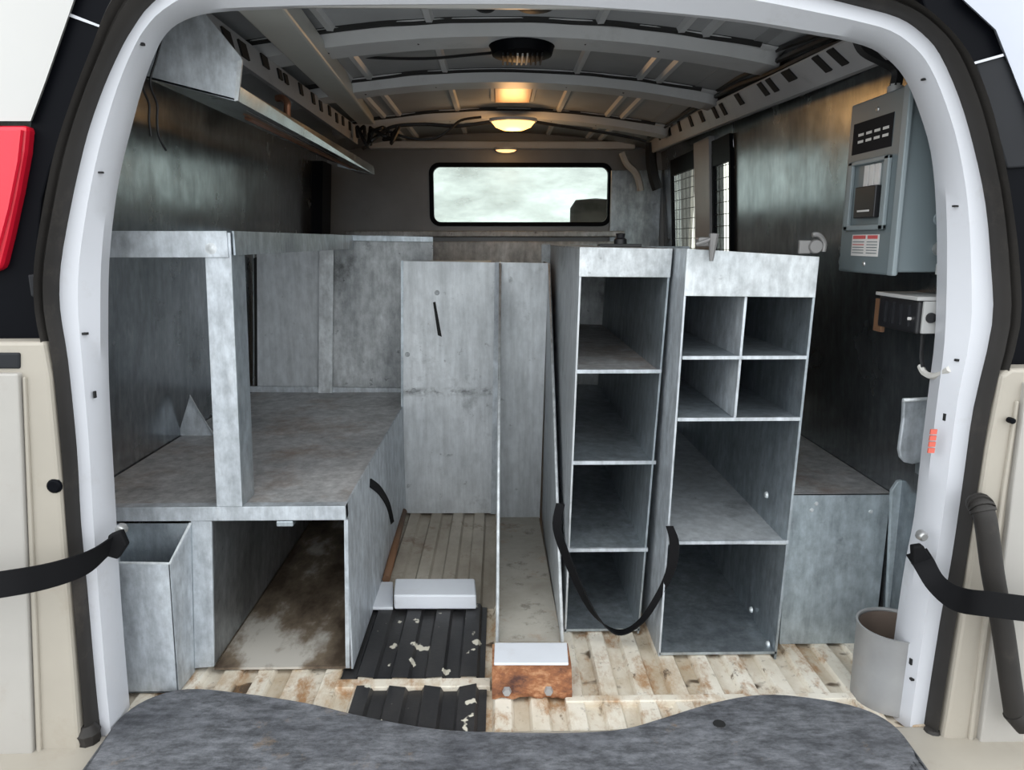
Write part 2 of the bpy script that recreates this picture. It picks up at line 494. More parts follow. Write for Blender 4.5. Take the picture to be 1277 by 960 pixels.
# snap rect corners
for tgt in ((.95, 1.45), (-.95, 1.45), (-.95, -.05), (.95, -.05)):
    i = min(range(len(outer)), key=lambda i: (outer[i][0] - tgt[0]) ** 2 + (outer[i][1] - tgt[1]) ** 2)
    outer[i] = tgt
mb = MB()
A = [(x, YB, z) for x, z in hole]; B = [(x, YB, z) for x, z in outer]
A2 = [(x, YB + .025, z) for x, z in hole]; B2 = [(x, YB + .025, z) for x, z in outer]
mb.skin([A, B, B2, A2, A], close=True)
wf = put('wall_front', mb, 'bulkhead_paint', kind='structure')
gx = [(x * 1, YB + .012, z) for x, z in rrect(a.x - .006, b.x + .006, b.z - .006, a.z + .006, .04)]
wn1 = put('window_1', MB().prism(gx, (0, .004, 0)), 'glass_dirty', kind='structure')
rim = MB()
i_ = rrect(a.x, b.x, b.z, a.z, .035); o_ = rrect(a.x - .02, b.x + .02, b.z - .02, a.z + .02, .05)
rim.skin([[(x, YB - .008, z) for x, z in i_], [(x, YB - .008, z) for x, z in o_], [(x, YB + .002, z) for x, z in o_]], close=True)
rim.skin([[(x, YB - .008, z) for x, z in i_], [(x, YB + .02, z) for x, z in i_]], close=True)
put('window_gasket', rim, 'black_trim', wn1)
# bulkhead ribs below the window and side panels
p = wY(540, 288, YB - .02); q = wY(690, 300, YB - .02)
put('bulkhead_ledge', MB().box(-.75, .62, YB - .05, YB, p.z - .028, p.z + .0), 'galv_dirty', wf, bevel=.004)
put('bulkhead_ledge', MB().box(-.75, .62, YB - .03, YB, p.z - .2, p.z - .05), 'galv_dirty', wf, bevel=.004)
p = wY(762, 212, YB - .01); q = wY(836, 300, YB - .01)
put('bulkhead_panel', MB().box(p.x, .80, YB - .012, YB, q.z - .3, p.z), 'galv', wf, bevel=.003)
p = wY(425, 186, YB - .01)
put('bulkhead_header', MB().box(-.62, .66, YB - .05, YB, p.z + .0, p.z + .035), 'bow_paint', wf, bevel=.006)

# ceiling: arched skin with swages, bows and sealant
def bowz(x): return 1.38 - .15 * (x - .02) ** 2
def ceilz(x): return bowz(x) + .032
xs = [-.80 + 1.6 * k / 64 for k in range(65)]
cl = put('ceiling', MB().skin([[(x, y, ceilz(x)) for x in xs] for y in (YF + .005, 2.2, 3.0, YB)], True), 'roof_paint', kind='structure', solid=.02)
for x in (-.45, -.39, -.16, .24, .43, .49):
    for (y0, y1) in ((1.3, 1.86), (2.03, 2.38), (2.53, 3.05), (3.22, 3.7)):
        hx = .007
        mb = MB(); mb.hexa([(x - hx, y0, ceilz(x) - .009), (x + hx, y0, ceilz(x) - .009), (x + hx, y1, ceilz(x) - .009), (x - hx, y1, ceilz(x) - .009),
            (x - hx - .006, y0 - .004, ceilz(x) + .002), (x + hx + .006, y0 - .004, ceilz(x) + .002), (x + hx + .006, y1 + .004, ceilz(x) + .002), (x - hx - .006, y1 + .004, ceilz(x) + .002)])
        put('roof_swage', mb, 'bow_paint', cl)
for (y0, wd) in ((1.88, .13), (2.40, .12), (3.08, .12)):
    prof = [(-.03, .030), (0, .026), (.012, 0), (wd - .012, 0), (wd, .026), (wd + .03, .030)]
    bx_ = [-.66 + 1.34 * k / 40 for k in range(41)]
    bo = put('roof_bow', MB().skin([[(x, y0 + dy, bowz(x) + dz) for (dy, dz) in prof] for x in bx_], True), 'bow_paint', cl, solid=.002)
    sp = [(x, y0 - .022 + .012 * noise.noise(Vector((x * 9, y0, 0))), ceilz(x) - .004) for x in [-.6 + 1.22 * k / 60 for k in range(61)]]
    put('sealant_bead', MB().tube(sp, .008, 6), 'sealant', cl)
    for x in (-.42, -.2, .22, .4):
        put('bow_hole', MB().lathe((x, y0 + .06, bowz(x) - .0005), [(0, -.001), (.008, -.001), (.008, .002)], 10), 'dark_void', cl)

# door frame ring (white) and rubber seal, read off the pixels at the frame's plane
INN = [(152, 902), (146, 830), (140, 745), (135, 650), (130, 560), (126, 480), (125, 400), (126, 330), (132, 265), (141, 210), (152, 165), (168, 105), (184, 62), (198, 38), (220, 22), (258, 12), (340, 8), (430, 6), (640, 5), (760, 10), (860, 18), (940, 27), (1013, 39), (1060, 47), (1099, 58), (1127, 78), (1145, 103), (1160, 140), (1174, 190), (1180, 255), (1181, 335), (1178, 425), (1170, 490), (1160, 573), (1151, 655), (1140, 712), (1129, 787), (1114, 905)]
OUT = [(127, 925), (119, 849), (109, 734), (101, 650), (96, 560), (85, 450), (75, 385), (76, 330), (88, 260), (101, 200), (113, 155), (131, 105), (150, 63), (166, 35), (190, 4), (240, -28), (340, -40), (430, -45), (640, -48), (760, -44), (860, -34), (940, -22), (1013, -6), (1070, 8), (1120, 22), (1150, 42), (1172, 68), (1196, 122), (1214, 183), (1229, 255), (1236, 335), (1237, 405), (1214, 508), (1203, 585), (1193, 655), (1184, 712), (1172, 776), (1148, 930)]
SEA = [(97, 945), (92, 849), (83, 734), (76, 640), (70, 565), (59, 450), (47, 385), (46, 325), (58, 250), (68, 200), (82, 155), (99, 108), (117, 60), (130, 20), (150, -15), (200, -70), (330, -85), (430, -90), (640, -92), (760, -88), (860, -78), (940, -62), (1030, -45), (1090, -22), (1135, 2), (1172, 32), (1207, 75), (1230, 128), (1246, 190), (1259, 265), (1268, 335), (1268, 405), (1245, 490), (1229, 565), (1214, 650), (1205, 720), (1192, 800), (1170, 945)]
def ring_pts(P, Y): return [wY(x, y, Y) for (x, y) in P]
def dense(P, k=3):
    q = smooth_path([(x, y, 0) for x, y in P], k); return [(v.x, v.y) for v in q]
INN, OUT, SEA = dense(INN), dense(OUT), dense(SEA)
lerp = lambda A, B, t: [(a[0] + (b[0] - a[0]) * t, a[1] + (b[1] - a[1]) * t) for a, b in zip(A, B)]
i0 = ring_pts(INN, YF); o0 = ring_pts(OUT, YF - .03)
m0 = ring_pts(lerp(INN, OUT, .45), YF - .028); m1 = ring_pts(lerp(INN, OUT, .55), YF - .034)
def outward(p, d, y):
    c = Vector((.04, 0, .62)); v = Vector((p.x - c.x, 0, p.z - c.z)); v.normalize()
    return Vector((p.x + v.x * d, y, p.z + v.z * d))
back = [outward(p, .012, YF + .05) for p in i0]
far_ = [outward(p, .16, YF + .055) for p in i0]
ob = [Vector((p.x, YF + .02, p.z)) for p in o0]
mb = MB(); mb.skin([far_, back, i0, m0, m1, o0, ob], True)
tr1 = put('trim_1', mb, 'frame_white', kind='structure')
for (x, y, w_, h_) in ((177, 55, 5, 4), (125, 215, 6, 3), (106, 416, 6, 4), (118, 492, 2, 12), (1153, 99, 6, 3), (1193, 257, 8, 3), (1195, 449, 7, 4), (1178, 520, 2, 13), (1136, 825, 2, 12), (1139, 847, 8, 4)):
    d1 = min(math.hypot(x - u, y - v) for u, v in INN); d2 = min(math.hypot(x - u, y - v) for u, v in OUT)
    ys = YF - .029 * min(1, (d1 / (d1 + d2)) / .45)
    a = wY(x, y, ys); k = YF / 922
    put('frame_slot', MB().box(a.x - w_ / 2 * k, a.x + w_ / 2 * k, ys - .0025, ys + .004, a.z - h_ * .35 * k, a.z + h_ * .35 * k), 'dark_void', tr1)
for (x0, y0, x1, y1) in ((1159, 535, 1168, 566),):
    for k in range(4):
        yy = y0 + (y1 - y0) * k / 4
        put('warning_mark', MB().prism([wY(x0 + 1 - k, yy, YF - .02), wY(x1 - k, yy, YF - .024), wY(x1 - k - 1, yy + 6, YF - .024), wY(x0 - k, yy + 6, YF - .02)], (0, -.003, 0)), 'red_mark', tr1)

# seal: a rubber bulb sweeping round the frame
s_in = ring_pts(OUT, YF - .03); s_out = ring_pts(SEA, YF - .045)
rows = []
for a, b in zip(s_in, s_out):
    row = []
    for t, dy in ((0, .0), (.06, -.018), (.28, -.030), (.40, -.022), (.52, -.020), (.68, -.036), (.9, -.022), (1, .0), (1, .03), (0, .03)):
        row.append(Vector((a.x + (b.x - a.x) * t, YF - .032 + dy, a.z + (b.z - a.z) * t)))
    rows.append(row)
put('trim_2', MB().skin(rows, True, close=True), 'rubber', kind='structure')
for (x, y) in ((112, 930), (1160, 935)):   # crumpled seal ends
    c = wY(x, y, YF - .05)
    put('seal_end', MB().lathe((c.x, c.y, c.z - .03), [(0, 0), (.03, 0), (.027, .02), (.018, .045), (.022, .06), (.012, .075), (0, .078)], 9), 'rubber', bpy.data.objects['trim_2'])

# body corners outside the seal
def plate(px, Y, t=.03): return MB().prism([wY(x, y, Y) for x, y in px], (0, t, 0))
YO = YF - .02
bc = put('wall_rear_left', plate([(100, -120), (150, -120), (160, 0), (120, 200), (75, 330), (100, 450), (110, 700), (130, 1000), (95, 1000), (70, 600), (44, 440), (38, 330), (60, 210), (100, 100), (125, 20)], YO + .012, .05), 'body_cream', kind='structure')
put('upper_corner', MB().skin([[wY(x, y, YO + dy) for (x, dy) in ((xr + 6, .02), (xr, -.012), (xr * .6 - 75 * .4, -.012), (xr * .3 - 75 * .7, -.004), (-75, .02), (-82, .10))] for (y, xl, xr) in ((-130, 60, 150), (-60, 38, 116), (0, 22, 92), (20, 16, 85), (60, 2, 71), (100, -14, 57), (151, -34, 38))], True), 'body_white', bc)
put('corner_trim', plate([(116, -60), (170, -60), (140, 20), (110, 90), (80, 165), (62, 212), (52, 250), (46, 315), (50, 350), (56, 424), (-20, 428), (-20, 335), (8, 325), (34, 200), (38, 150), (85, 20)], YO, .03), 'black_trim', bc, bevel=.003)
put('trim_line', plate([(86, 16), (124, 31), (124, 34), (85, 20)], YO - .004, .006), 'frame_white', bc)
lampo = put('tail_lamp', MB().prism([wY(x, y, YO - .02) for x, y in ((-30, 156), (34, 156), (31, 190), (22, 240), (10, 295), (0, 335), (-30, 345))], (0, .05, 0)), 'lamp_red', bc, bevel=.008)
put('lamp_ridge', MB().tube([wY(26, 162, YO - .022), wY(22, 200, YO - .022), wY(10, 260, YO - .022), wY(-6, 320, YO - .022)], .004, 6), 'lamp_red', bc)
put('corner_bracket', plate([(34, 342), (50, 342), (52, 372), (38, 370)], YO - .012, .02), 'grey_trim', bc, bevel=.003)

br = put('wall_rear_right', plate([(1130, -120), (1330, -120), (1330, 470), (1290, 480), (1262, 480), (1230, 600), (1215, 700), (1190, 850), (1165, 1000), (1140, 1000), (1180, 700), (1225, 450), (1255, 330), (1235, 180), (1170, 40)], YO + .012, .05), 'body_cream', kind='structure')
put('corner_trim', plate([(1130, -60), (1190, -60), (1202, 0), (1240, 37), (1252, 68), (1330, 200), (1330, 455), (1240, 470), (1250, 400), (1255, 300), (1235, 190), (1200, 90), (1160, 30)], YO, .03), 'black_trim', br, bevel=.003)
put('corner_pad', plate([(1216, 78), (1251, 68), (1330, 190), (1330, 205), (1256, 210)], YO - .008, .02), 'grey_trim', br, bevel=.003)
put('trim_line', plate([(1215, 77), (1251, 67), (1252, 70), (1216, 80)], YO - .012, .006), 'frame_white', br)
put('upper_corner', MB().skin([[wY(x, y, YO + dy) for (x, dy) in ((xl - 4, .02), (xl + 2, -.014), (xl * .7 + 1345 * .3, -.014), (xl * .3 + 1345 * .7, -.004), (1345, .02), (1352, .10))] for (y, xl) in ((-120, 1150), (-60, 1182), (0, 1200), (37, 1240), (67, 1252), (131, 1277), (200, 1300))], True), 'body_cool', br)

# open rear doors, folded back beside the opening
YD = YF - .07
def leaf(nm, poly, ridges, Y):
    d = put(nm, plate(poly, Y, .05), 'body_cream', kind='structure', bevel=.006)
    for pl, m, dy in ridges:
        put('pressed_ridge', plate(pl, Y - dy, .02), m, d, bevel=.003)
    return d
dl = leaf('door_1', [(-480, 430), (54, 426), (62, 470), (74, 600), (84, 730), (94, 860), (104, 1000), (-480, 1010)], [
    ([(-480, 466), (22, 466), (27, 580), (34, 760), (42, 1000), (-480, 1000)], 'door_pale', .012),
    ([(27, 470), (31, 470), (38, 620), (46, 800), (53, 1000), (47, 1000)], 'body_cream', .006),
    ([(-480, 440), (24, 440), (24, 460), (-480, 460)], 'grey_trim', .004)], YD)
c = wY(66, 607, YD - .004)
put('hinge_plug', MB().lathe((c.x, c.y, c.z), [(0, .0005), (.009, .0), (.012, .002), (.013, .006)], 14, 'y'), 'black_trim', dl)
dr = leaf('door_2', [(1250, 468), (1262, 460), (1760, 456), (1760, 1010), (1160, 1010), (1180, 900), (1205, 740), (1232, 560)], [
    ([(1281, 478), (1760, 478), (1760, 1000), (1212, 1000), (1240, 800), (1262, 620)], 'door_pale', .012),
    ([(1268, 500), (1272, 500), (1252, 640), (1228, 820), (1204, 1000), (1198, 1000), (1222, 820), (1246, 640)], 'body_cream', .006)], YD)
c = wY(1263, 525, YD - .014)
put('door_screw', MB().lathe((c.x, c.y, c.z), [(0, -.002), (.005, -.001), (.005, .01)], 10, 'y'), 'black_trim', dr)

# outside skin of the van: sides, roof
def outer(mb, side, y0, y1, z0, z1):
    a, b = sorted((side * .93, side * .97)); return mb.box(a, b, y0, y1, z0, z1)
put('wall_outer_left', outer(MB(), -1, YF + .03, 4.9, -.35, 1.36), 'body_white', kind='structure', bevel=.01)
mb = MB()
outer(mb, 1, YF + .03, p2b - .12, -.35, 1.36); outer(mb, 1, p1a + .25, 4.9, -.35, 1.36)
outer(mb, 1, p2b - .12, p1a + .25, -.35, zb - .02); outer(mb, 1, p2b - .12, p1a + .25, zt + .06, 1.36)
put('wall_outer_right', mb, 'body_white', kind='structure')
rows = [[(.97 * math.sin(t), y, 1.34 + .17 * abs(math.cos(t)) ** .6) for t in [math.pi * (k / 24 - .5) for k in range(25)]] for y in (YF + .02, 3.0, 4.3)]
put('ceiling_outer', MB().skin(rows, True), 'body_white', kind='structure', solid=.01)
rows = [[(.97 * math.sin(t), YF + .02, zz) for t, zz in [(math.pi * (k / 24 - .5), 1.34 + .17 * abs(math.cos(math.pi * (k / 24 - .5))) ** .6) for k in range(25)]],
        [(.97 * math.sin(math.pi * (k / 24 - .5)), YF + .022, 1.27) for k in range(25)]]
put('trim_4', MB().skin(rows, True), 'body_white', kind='structure', solid=.01)

# sill below the step mat and rear bumper top
put('trim_3', MB().box(-1.0, 1.0, .86, 1.24, -.14, -.001), 'body_cream', kind='structure', bevel=.01)

# side rails under the roof
def rail(name, near_top, near_bot, far_top, far_bot, y0, y1, mat, slots, inward, parent=cl, under=None):
    a, b, c, d = wY(*near_top, y0), wY(*near_bot, y0), wY(*far_bot, y1), wY(*far_top, y1)
    nrm = Vector(inward)
    mb = MB()
    for i in range(30):
        t0, t1 = i / 30, (i + 1) / 30
        mb.prism([a.lerp(d, t0), b.lerp(c, t0), b.lerp(c, t1), a.lerp(d, t1)], -nrm * .012)
    mb.prism([a, d, d - nrm * .08 + Vector((0, 0, .01)), a - nrm * .08 + Vector((0, 0, .01))], (0, 0, .004))
    if under: mb.prism([b, c, under[1], under[0]], (0, 0, .004))
    r = put(name, mb, mat, parent)
    for (t, w_, u0, u1) in slots:
        p0 = a.lerp(d, t); q0 = b.lerp(c, t); t2 = t + w_
        p1 = a.lerp(d, t2); q1 = b.lerp(c, t2)
        fn_ = (p1 - p0).cross(q0 - p0).normalized(); fn_ = -fn_ if fn_.dot(C0 - a) < 0 else fn_
        o = fn_ * .004
        put('rail_slot', MB().prism([p0.lerp(q0, u0) + o, p1.lerp(q1, u0) + o, p1.lerp(q1, u1) + o, p0.lerp(q0, u1) + o], -fn_ * .006), 'dark_void', parent)
    return r
rail('roof_rail', (1070, 44), (1106, 74), (806, 170), (806, 190), 1.45, 3.6, 'rail_paint',
     [(t_, w__ * 1.1, max(0, u_), v_ + .1) for t_, w__, u_, v_ in [(.05, .012, .0, .55), (.085, .012, .0, .55), (.16, .02, 0, .35), (.22, .012, 0, .5), (.25, .012, .0, .5), (.34, .014, 0, .45), (.42, .012, .1, .6), (.46, .012, .1, .6), (.53, .014, 0, .5), (.6, .012, 0, .5), (.68, .012, 0, .5), (.76, .012, 0, .5), (.85, .012, 0, .5)]], (-1, 0, 0), under=[wX(1116, 74, wallR(1.27) + .004), wY(806, 194, 3.6)])
rail('roof_rail', (248, 8), (262, 52), (446, 160), (446, 180), 1.465, 3.1, 'rail_paint',
     [(.06, .03, .15, .7), (.12, .03, .15, .7), (.22, .03, .0, .45), (.30, .02, .1, .5), (.335, .02, .1, .5), (.43, .02, 0, .5), (.52, .02, 0, .5), (.58, .02, .1, .6), (.66, .02, 0, .5), (.73, .02, .1, .6), (.8, .02, 0, .5), (.88, .02, 0, .5)], (1, 0, 0))
a, b = wY(284, 4, 1.40), wY(348, 4, 1.40); c, d = wY(468, 156, 3.1), wY(447, 156, 3.1)
put('roof_side_beam', MB().prism([a, b, c, d], (0, 0, .05)), 'beam_paint', cl, bevel=.006)
# pockets beside the rails, closing roof to wall
put('roof_cove', MB().prism([(-.9, YF + .04, 1.33), (-.52, YF + .04, 1.385), (-.52, YB, 1.385), (-.9, YB, 1.33)], (0, 0, .02)), 'roof_paint', cl)
put('roof_cove', MB().prism([(.9, YF + .04, 1.32), (.60, YF + .04, 1.36), (.60, YB, 1.36), (.9, YB, 1.32)], (0, 0, .02)), 'roof_paint', cl)

# ------------------------------------------------------------------ sheet metal furniture
def back_panel(mb, A, B, Y0, Y1, t, nrm):
    a, b = wY(*A, Y0), wY(*B, Y0)
    L = (b - a); nv = Vector(nrm) * t
    return mb.hexa([a, b, Vector((b.x, Y1, b.z)), Vector((a.x, Y1, a.z)), a + nv, b + nv, Vector((b.x, Y1, b.z)) + nv, Vector((a.x, Y1, a.z)) + nv])
def ppanel(name, A, B, Y0, Y1, t, nrm, mat, parent, bevel=0):
    return put(name, back_panel(MB(), A, B, Y0, Y1, t, nrm), mat, parent, bevel)
UP, DN, LF, RT = (0, 0, 1), (0, 0, -1), (-1, 0, 0), (1, 0, 0)
def face(name, px, Y, t, mat, parent, bevel=0):
    return put(name, MB().prism([wY(x, y, Y) for x, y in px], (0, t, 0)), mat, parent, bevel)

# narrow shelf unit
Y1 = 1.584; YE = 2.5
u1 = thing('shelf_unit', 'narrow galvanized shelf unit with four open bays, beside the upright slot', 'shelf unit', wY(760, 790, Y1))
ppanel('side_panel', (724, 308), (704, 790), Y1, YE, .004, RT, 'galv_flat', u1)  # paler galv than its twin, lit look put into the colour
ppanel('side_panel', (838, 310), (797, 790), Y1, YE, .004, LF, 'galv', u1)
face('header', [(723, 308), (839, 310), (836, 346), (722, 345)], Y1 - .004, .006, 'galv_header', u1, .001)
ppanel('top_panel', (723, 308), (839, 310), Y1, YE, .004, DN, 'galv_shelf', u1)
for (l, r) in (((719, 461), (825, 463)), ((713, 575), (818, 577)), ((708, 684), (808, 686))):
    s = ppanel('shelf', l, r, Y1 + .002, YE, .004, DN, 'galv_shelf' if l[1] < 500 else 'galv', u1)
    a, b = wY(*l, Y1), wY(*r, Y1)
    put('shelf_lip', MB().box(a.x, b.x, Y1 - .001, Y1 + .006, a.z - .008, a.z), 'galv_bright', s)
a, b = wY(704, 787, Y1), wY(798, 787, Y1); put('bottom_panel', MB().box(a.x, b.x, Y1, YE, .003, .009), 'galv', u1)
a, b = wY(724, 308, Y1), wY(797, 790, Y1)
put('rear_panel', MB().box(a.x - .03, wY(838, 310, Y1).x, YE, YE + .004, .0, a.z), 'galv_dirty', u1)

# wide shelf unit
Y2 = 1.48
u2 = thing('shelf_unit', 'wide galvanized shelf unit with four pigeonholes and a plain white-grey header', 'shelf unit', wY(890, 821, Y2))
ppanel('side_panel', (857, 310), (821, 821), Y2, YE, .004, RT, 'galv_bright', u2)
ppanel('side_panel', (1022, 320), (968, 822), Y2, YE, .005, LF, 'galv', u2)
face('header', [(857, 310), (1022, 320), (1017, 371), (853, 369)], Y2 - .004, .006, 'galv_header', u2, .001)
ppanel('top_panel', (857, 311), (1022, 320), Y2, YE, .004, DN, 'galv_shelf', u2)
for (l, r, m) in (((851, 444), (1006, 445), 'galv'), ((845, 521), (998, 522), 'galv'), ((833, 675), (983, 677), 'galv_flat')):
    s = ppanel('shelf', l, r, Y2 + .002, YE, .004, DN, m, u2)
    a, b = wY(*l, Y2), wY(*r, Y2)
    put('shelf_lip', MB().box(a.x, b.x, Y2 - .001, Y2 + .006, a.z - .007, a.z), 'galv_bright', s)
ppanel('divider', (932, 370), (918, 521), Y2 + .001, YE, .005, LF, 'galv_bright', u2)
a, b = wY(822, 819, Y2), wY(968, 819, Y2); put('bottom_panel', MB().box(a.x, b.x, Y2, YE, .003, .009), 'galv', u2)
put('rear_panel', MB().box(wY(857, 310, Y2).x, wY(1022, 320, Y2).x, YE, YE + .004, 0, wY(857, 312, Y2).z), 'galv', u2)
for (x, y) in ((956, 617), (937, 760), (958, 803)):   # bolts in the right side
    p = wX(x, y, wY(968, 800, Y2).x - .006)
    if p.y < Y2 + .02: p.y = Y2 + .03
    put('bolt_head', MB().lathe((p.x + .001, p.y, p.z), [(0, -.006), (.006, -.005), (.008, 0)], 10, 'x'), 'galv_header', u2)

# tall locker behind the bench
Y3 = 2.36
lk = thing('tall_locker', 'tall flat galvanized locker with scuffed blank front, beside the bench', 'locker', wY(560, 640, Y3))
face('front_panel', [(500, 325), (622, 327), (615, 640), (500, 640)], Y3, .004, 'galv_locker', lk, .001)
a, b = wY(500, 325, Y3), wY(622, 327, Y3)
put('body', MB().box(a.x + .004, wY(615, 640, Y3).x - .004, Y3 + .006, 2.60, .004, a.z - .006), 'galv_dirty', lk)
face('edge_strip', [(617, 327), (624, 327), (619, 641), (612, 641)], Y3 - .004, .006, 'galv_bright', lk)
face('edge_strip', [(500, 325), (503, 325), (503, 640), (500, 640)], Y3 - .003, .004, 'galv', lk)
for (x, y) in ((508, 442), (545, 365), (516, 487)):
    c = wY(x, y, Y3 - .001); put('dent_mark', MB().lathe((c.x, c.y, c.z), [(0, -.001), (.007, -.0008), (.009, .002)], 9, 'y'), 'galv_dirty', lk)
put('mark', MB().prism([wY(540, 377, Y3), wY(543, 376, Y3), wY(551, 420, Y3), wY(546, 418, Y3)], (0, -.001, 0)), 'dark_void', lk)

# upright slot: back panel, two raked sides, dirty floor, foot
ZSL = .03
sl = thing('upright_slot', 'narrow open galvanized slot with raked side edges and stained floor', 'rack', wZ(660, 800, 0))
a = wZ(621, 645, ZSL); YS = a.y; b = wZ(672, 645, ZSL)
face('back_panel', [(622, 327), (684, 328), (673, 646), (619, 646)], YS, .004, 'galv_flat', sl)
f0 = wZ(619, 799, ZSL); f1 = wZ(700, 799, ZSL)
def raked(px_top, px_bot, thick):
    T = wY(*px_top, YS - .01); Bm = wZ(*px_bot, ZSL)
    return [T, Bm, Vector((Bm.x, YS + .3, ZSL - .028)), Vector((T.x, YS + .3, T.z))]
put('side_panel', MB().prism(raked((623, 329), (619, 800), .004), (.004, 0, 0)), 'galv_flat', sl)
put('side_panel', MB().prism(raked((684, 329), (700, 800), .004), (.004, 0, 0)), 'galv_flat', sl)
for T_, B_ in (((623, 329), (619, 800)), ((684, 329), (700, 800))):
    t0 = wY(*T_, YS - .01); b0 = wZ(*B_, ZSL)
    put('edge_bead', MB().tube([t0 + Vector((.002, -.002, 0)), b0 + Vector((.002, -.002, 0))], .0042, 6), 'galv_header', sl)
put('floor_panel', MB().prism([f0, f1, Vector((b.x, YS, ZSL)), Vector((a.x, YS, ZSL))], (0, 0, -.004)), 'slot_floor', sl)
# foot with rust
ZFT = .062
q = [wZ(617, 803, ZFT), wZ(707, 803, ZFT), wZ(709, 829, ZFT), wZ(616, 829, ZFT)]
fx0, fx1, fy0, fy1 = q[3].x - .004, q[2].x + .006, q[3].y - .022, q[0].y
prf = [(fy1, ZFT), (fy0 + .03, ZFT), (fy0 + .014, ZFT - .006), (fy0 + .010, ZFT * .7), (fy0 + .004, ZFT * .4), (fy0, ZFT * .18), (fy0, .002), (fy1, .002)]
rows = []
for k in range(25):
    x = fx0 + (fx1 - fx0) * k / 24; row = []
    for m_, (yy_, zz_) in enumerate(prf):
        g = noise.noise(Vector((x * 60, yy_ * 60, zz_ * 90))) * (.007 if 2 <= m_ <= 6 else 0)
        row.append(Vector((x, yy_ + g, max(.001, zz_ + g * .4))))
    rows.append(row)
ft = MB().skin(rows, False, True); ft.add(rows[0], [tuple(range(8))]); ft.add(rows[-1], [tuple(range(8))[::-1]])
put('foot', ft, 'rusty_block', sl)
put('foot_cap', MB().prism([v + Vector((0, 0, .004)) for v in q] , (0, 0, -.006)), 'white_block', sl, .002)
for (x, y) in ((632, 861), (684, 863)):
    c = wZ(x, y, .012); c.y = fy0 + .004
    put('foot_bolt', MB().lathe((c.x, c.y, .016), [(0, -.008), (.008, -.008), (.01, 0)], 6, 'y', False), 'can_tin', sl)

# left workbench
YW = 1.44
ZW = wY(350, 632, YW).z; YWB = 2.62
XR = wY(432, 700, YW).x
XL = wallL(ZW) + .004
bn = thing('work_bench', 'long galvanized work bench with angle-iron post and rail above its tray', 'bench', (-.62, YW, 0))
put('tray_top', MB().prism([(XL, YW, ZW), (XR, YW, ZW), (XR, YWB, ZW), (XL, YWB, ZW)], (0, 0, -.005)), 'galv_shelf', bn)
a = wY(140, 632, YW)
put('front_apron', MB().box(XL + .06, XR + .004, YW - .006, YW + .02, wY(300, 648, YW).z, ZW + .003), 'galv_bright', bn, .001)
# right side skirt (outer face seen from the aisle)
put('side_skirt', MB().prism([(XR, YW, 0.002), (XR, YW, ZW + .002), (XR, 2.36, ZW + .002), (XR, 2.36, .002)], (.004, 0, 0)), 'galv_bright', bn)
face('skirt_edge', [(429, 648), (434, 648), (436, 833), (431, 833)], YW - .004, .006, 'galv_bright', bn)
# partition with scratched inner face
ppanel('partition', (263, 650), (266, 831), YW, 2.5, .004, LF, 'galv_scrape', bn)
face('partition_front', [(238, 649), (264, 650), (267, 831), (243, 833)], YW - .004, .006, 'galv_bright', bn)
put('bay_floor', MB().box(wY(267, 832, YW).x, XR, YW, 2.5, .003, .008), 'bench_floor', bn)
put('bay_back', MB().box(wY(266, 831, YW).x, XR, 2.5, 2.504, 0, ZW - .006), 'galv_wall', bn)
put('latch_tab', MB().box(wY(345, 650, YW).x, wY(366, 650, YW).x, YW - .004, YW + .02, wY(350, 656, YW).z, wY(350, 649, YW).z), 'galv', bn, .002)
# post, rails
face('post', [(254, 290), (287, 290), (302, 632), (270, 632)], YW - .008, .004, 'galv_bright', bn, .001)
ppanel('post_flange', (287, 290), (302, 632), YW - .006, YW + .07, .004, LF, 'galv', bn)
zt1, zb1 = wY(200, 288, YW).z, wY(200, 321, YW).z
put('top_rail', MB().box(wallL(.9) + .003, wY(286, 300, YW).x, YW - .012, YW - .008, zb1, zt1), 'galv_bright', bn, .001)
c = wY(263, 310, YW - .012)
put('rivet', MB().lathe((c.x, c.y, c.z), [(0, -.003), (.004, -.003), (.007, -.001), (.011, -.0005), (.011, .004)], 14, 'y'), 'galv_header', bn)
xa = wY(290, 300, YW).x
put('side_rail', MB().prism([(xa, YW, zb1 + .004), (xa, YW, zt1), (xa, YWB, zt1), (xa, YWB, zb1 + .004)], (.004, 0, 0)), 'galv', bn)
# back boards
def bface(nm, px, Y, m, t=.004): return face(nm, px, Y, t, m, bn, .001)
bface('back_board', [(320, 294), (400, 292), (400, 490), (321, 486)], YWB - .006, 'galv_flat')
bface('back_board', [(414, 294), (540, 297), (540, 490), (414, 490)], YWB - .006, 'galv_dirty')
bface('back_board', [(250, 294), (317, 294), (317, 486), (250, 486)], YWB + .02, 'galv')
bface('joint_strip', [(398, 292), (416, 292), (414, 491), (397, 491)], YWB - .03, 'galv_header')
bface('top_cap', [(300, 290), (540, 295), (540, 302), (418, 300), (418, 307), (300, 309)], YWB - .018, 'galv')
bface('tray_lip', [(250, 481), (500, 484), (500, 490), (250, 489)], YWB - .02, 'galv_bright')
bface('back_gap', [(316, 322), (321, 320), (322, 480), (318, 482)], YWB - .002, 'dark_void')
for (x, y) in ((405, 358), (406, 377), (407, 405), (418, 301)):
    c = wY(x, y, YWB - .017); put('rivet', MB().lathe((c.x, c.y, c.z), [(0, -.003), (.005, -.002), (.006, 0)], 8, 'y'), 'galv_dirty', bn)
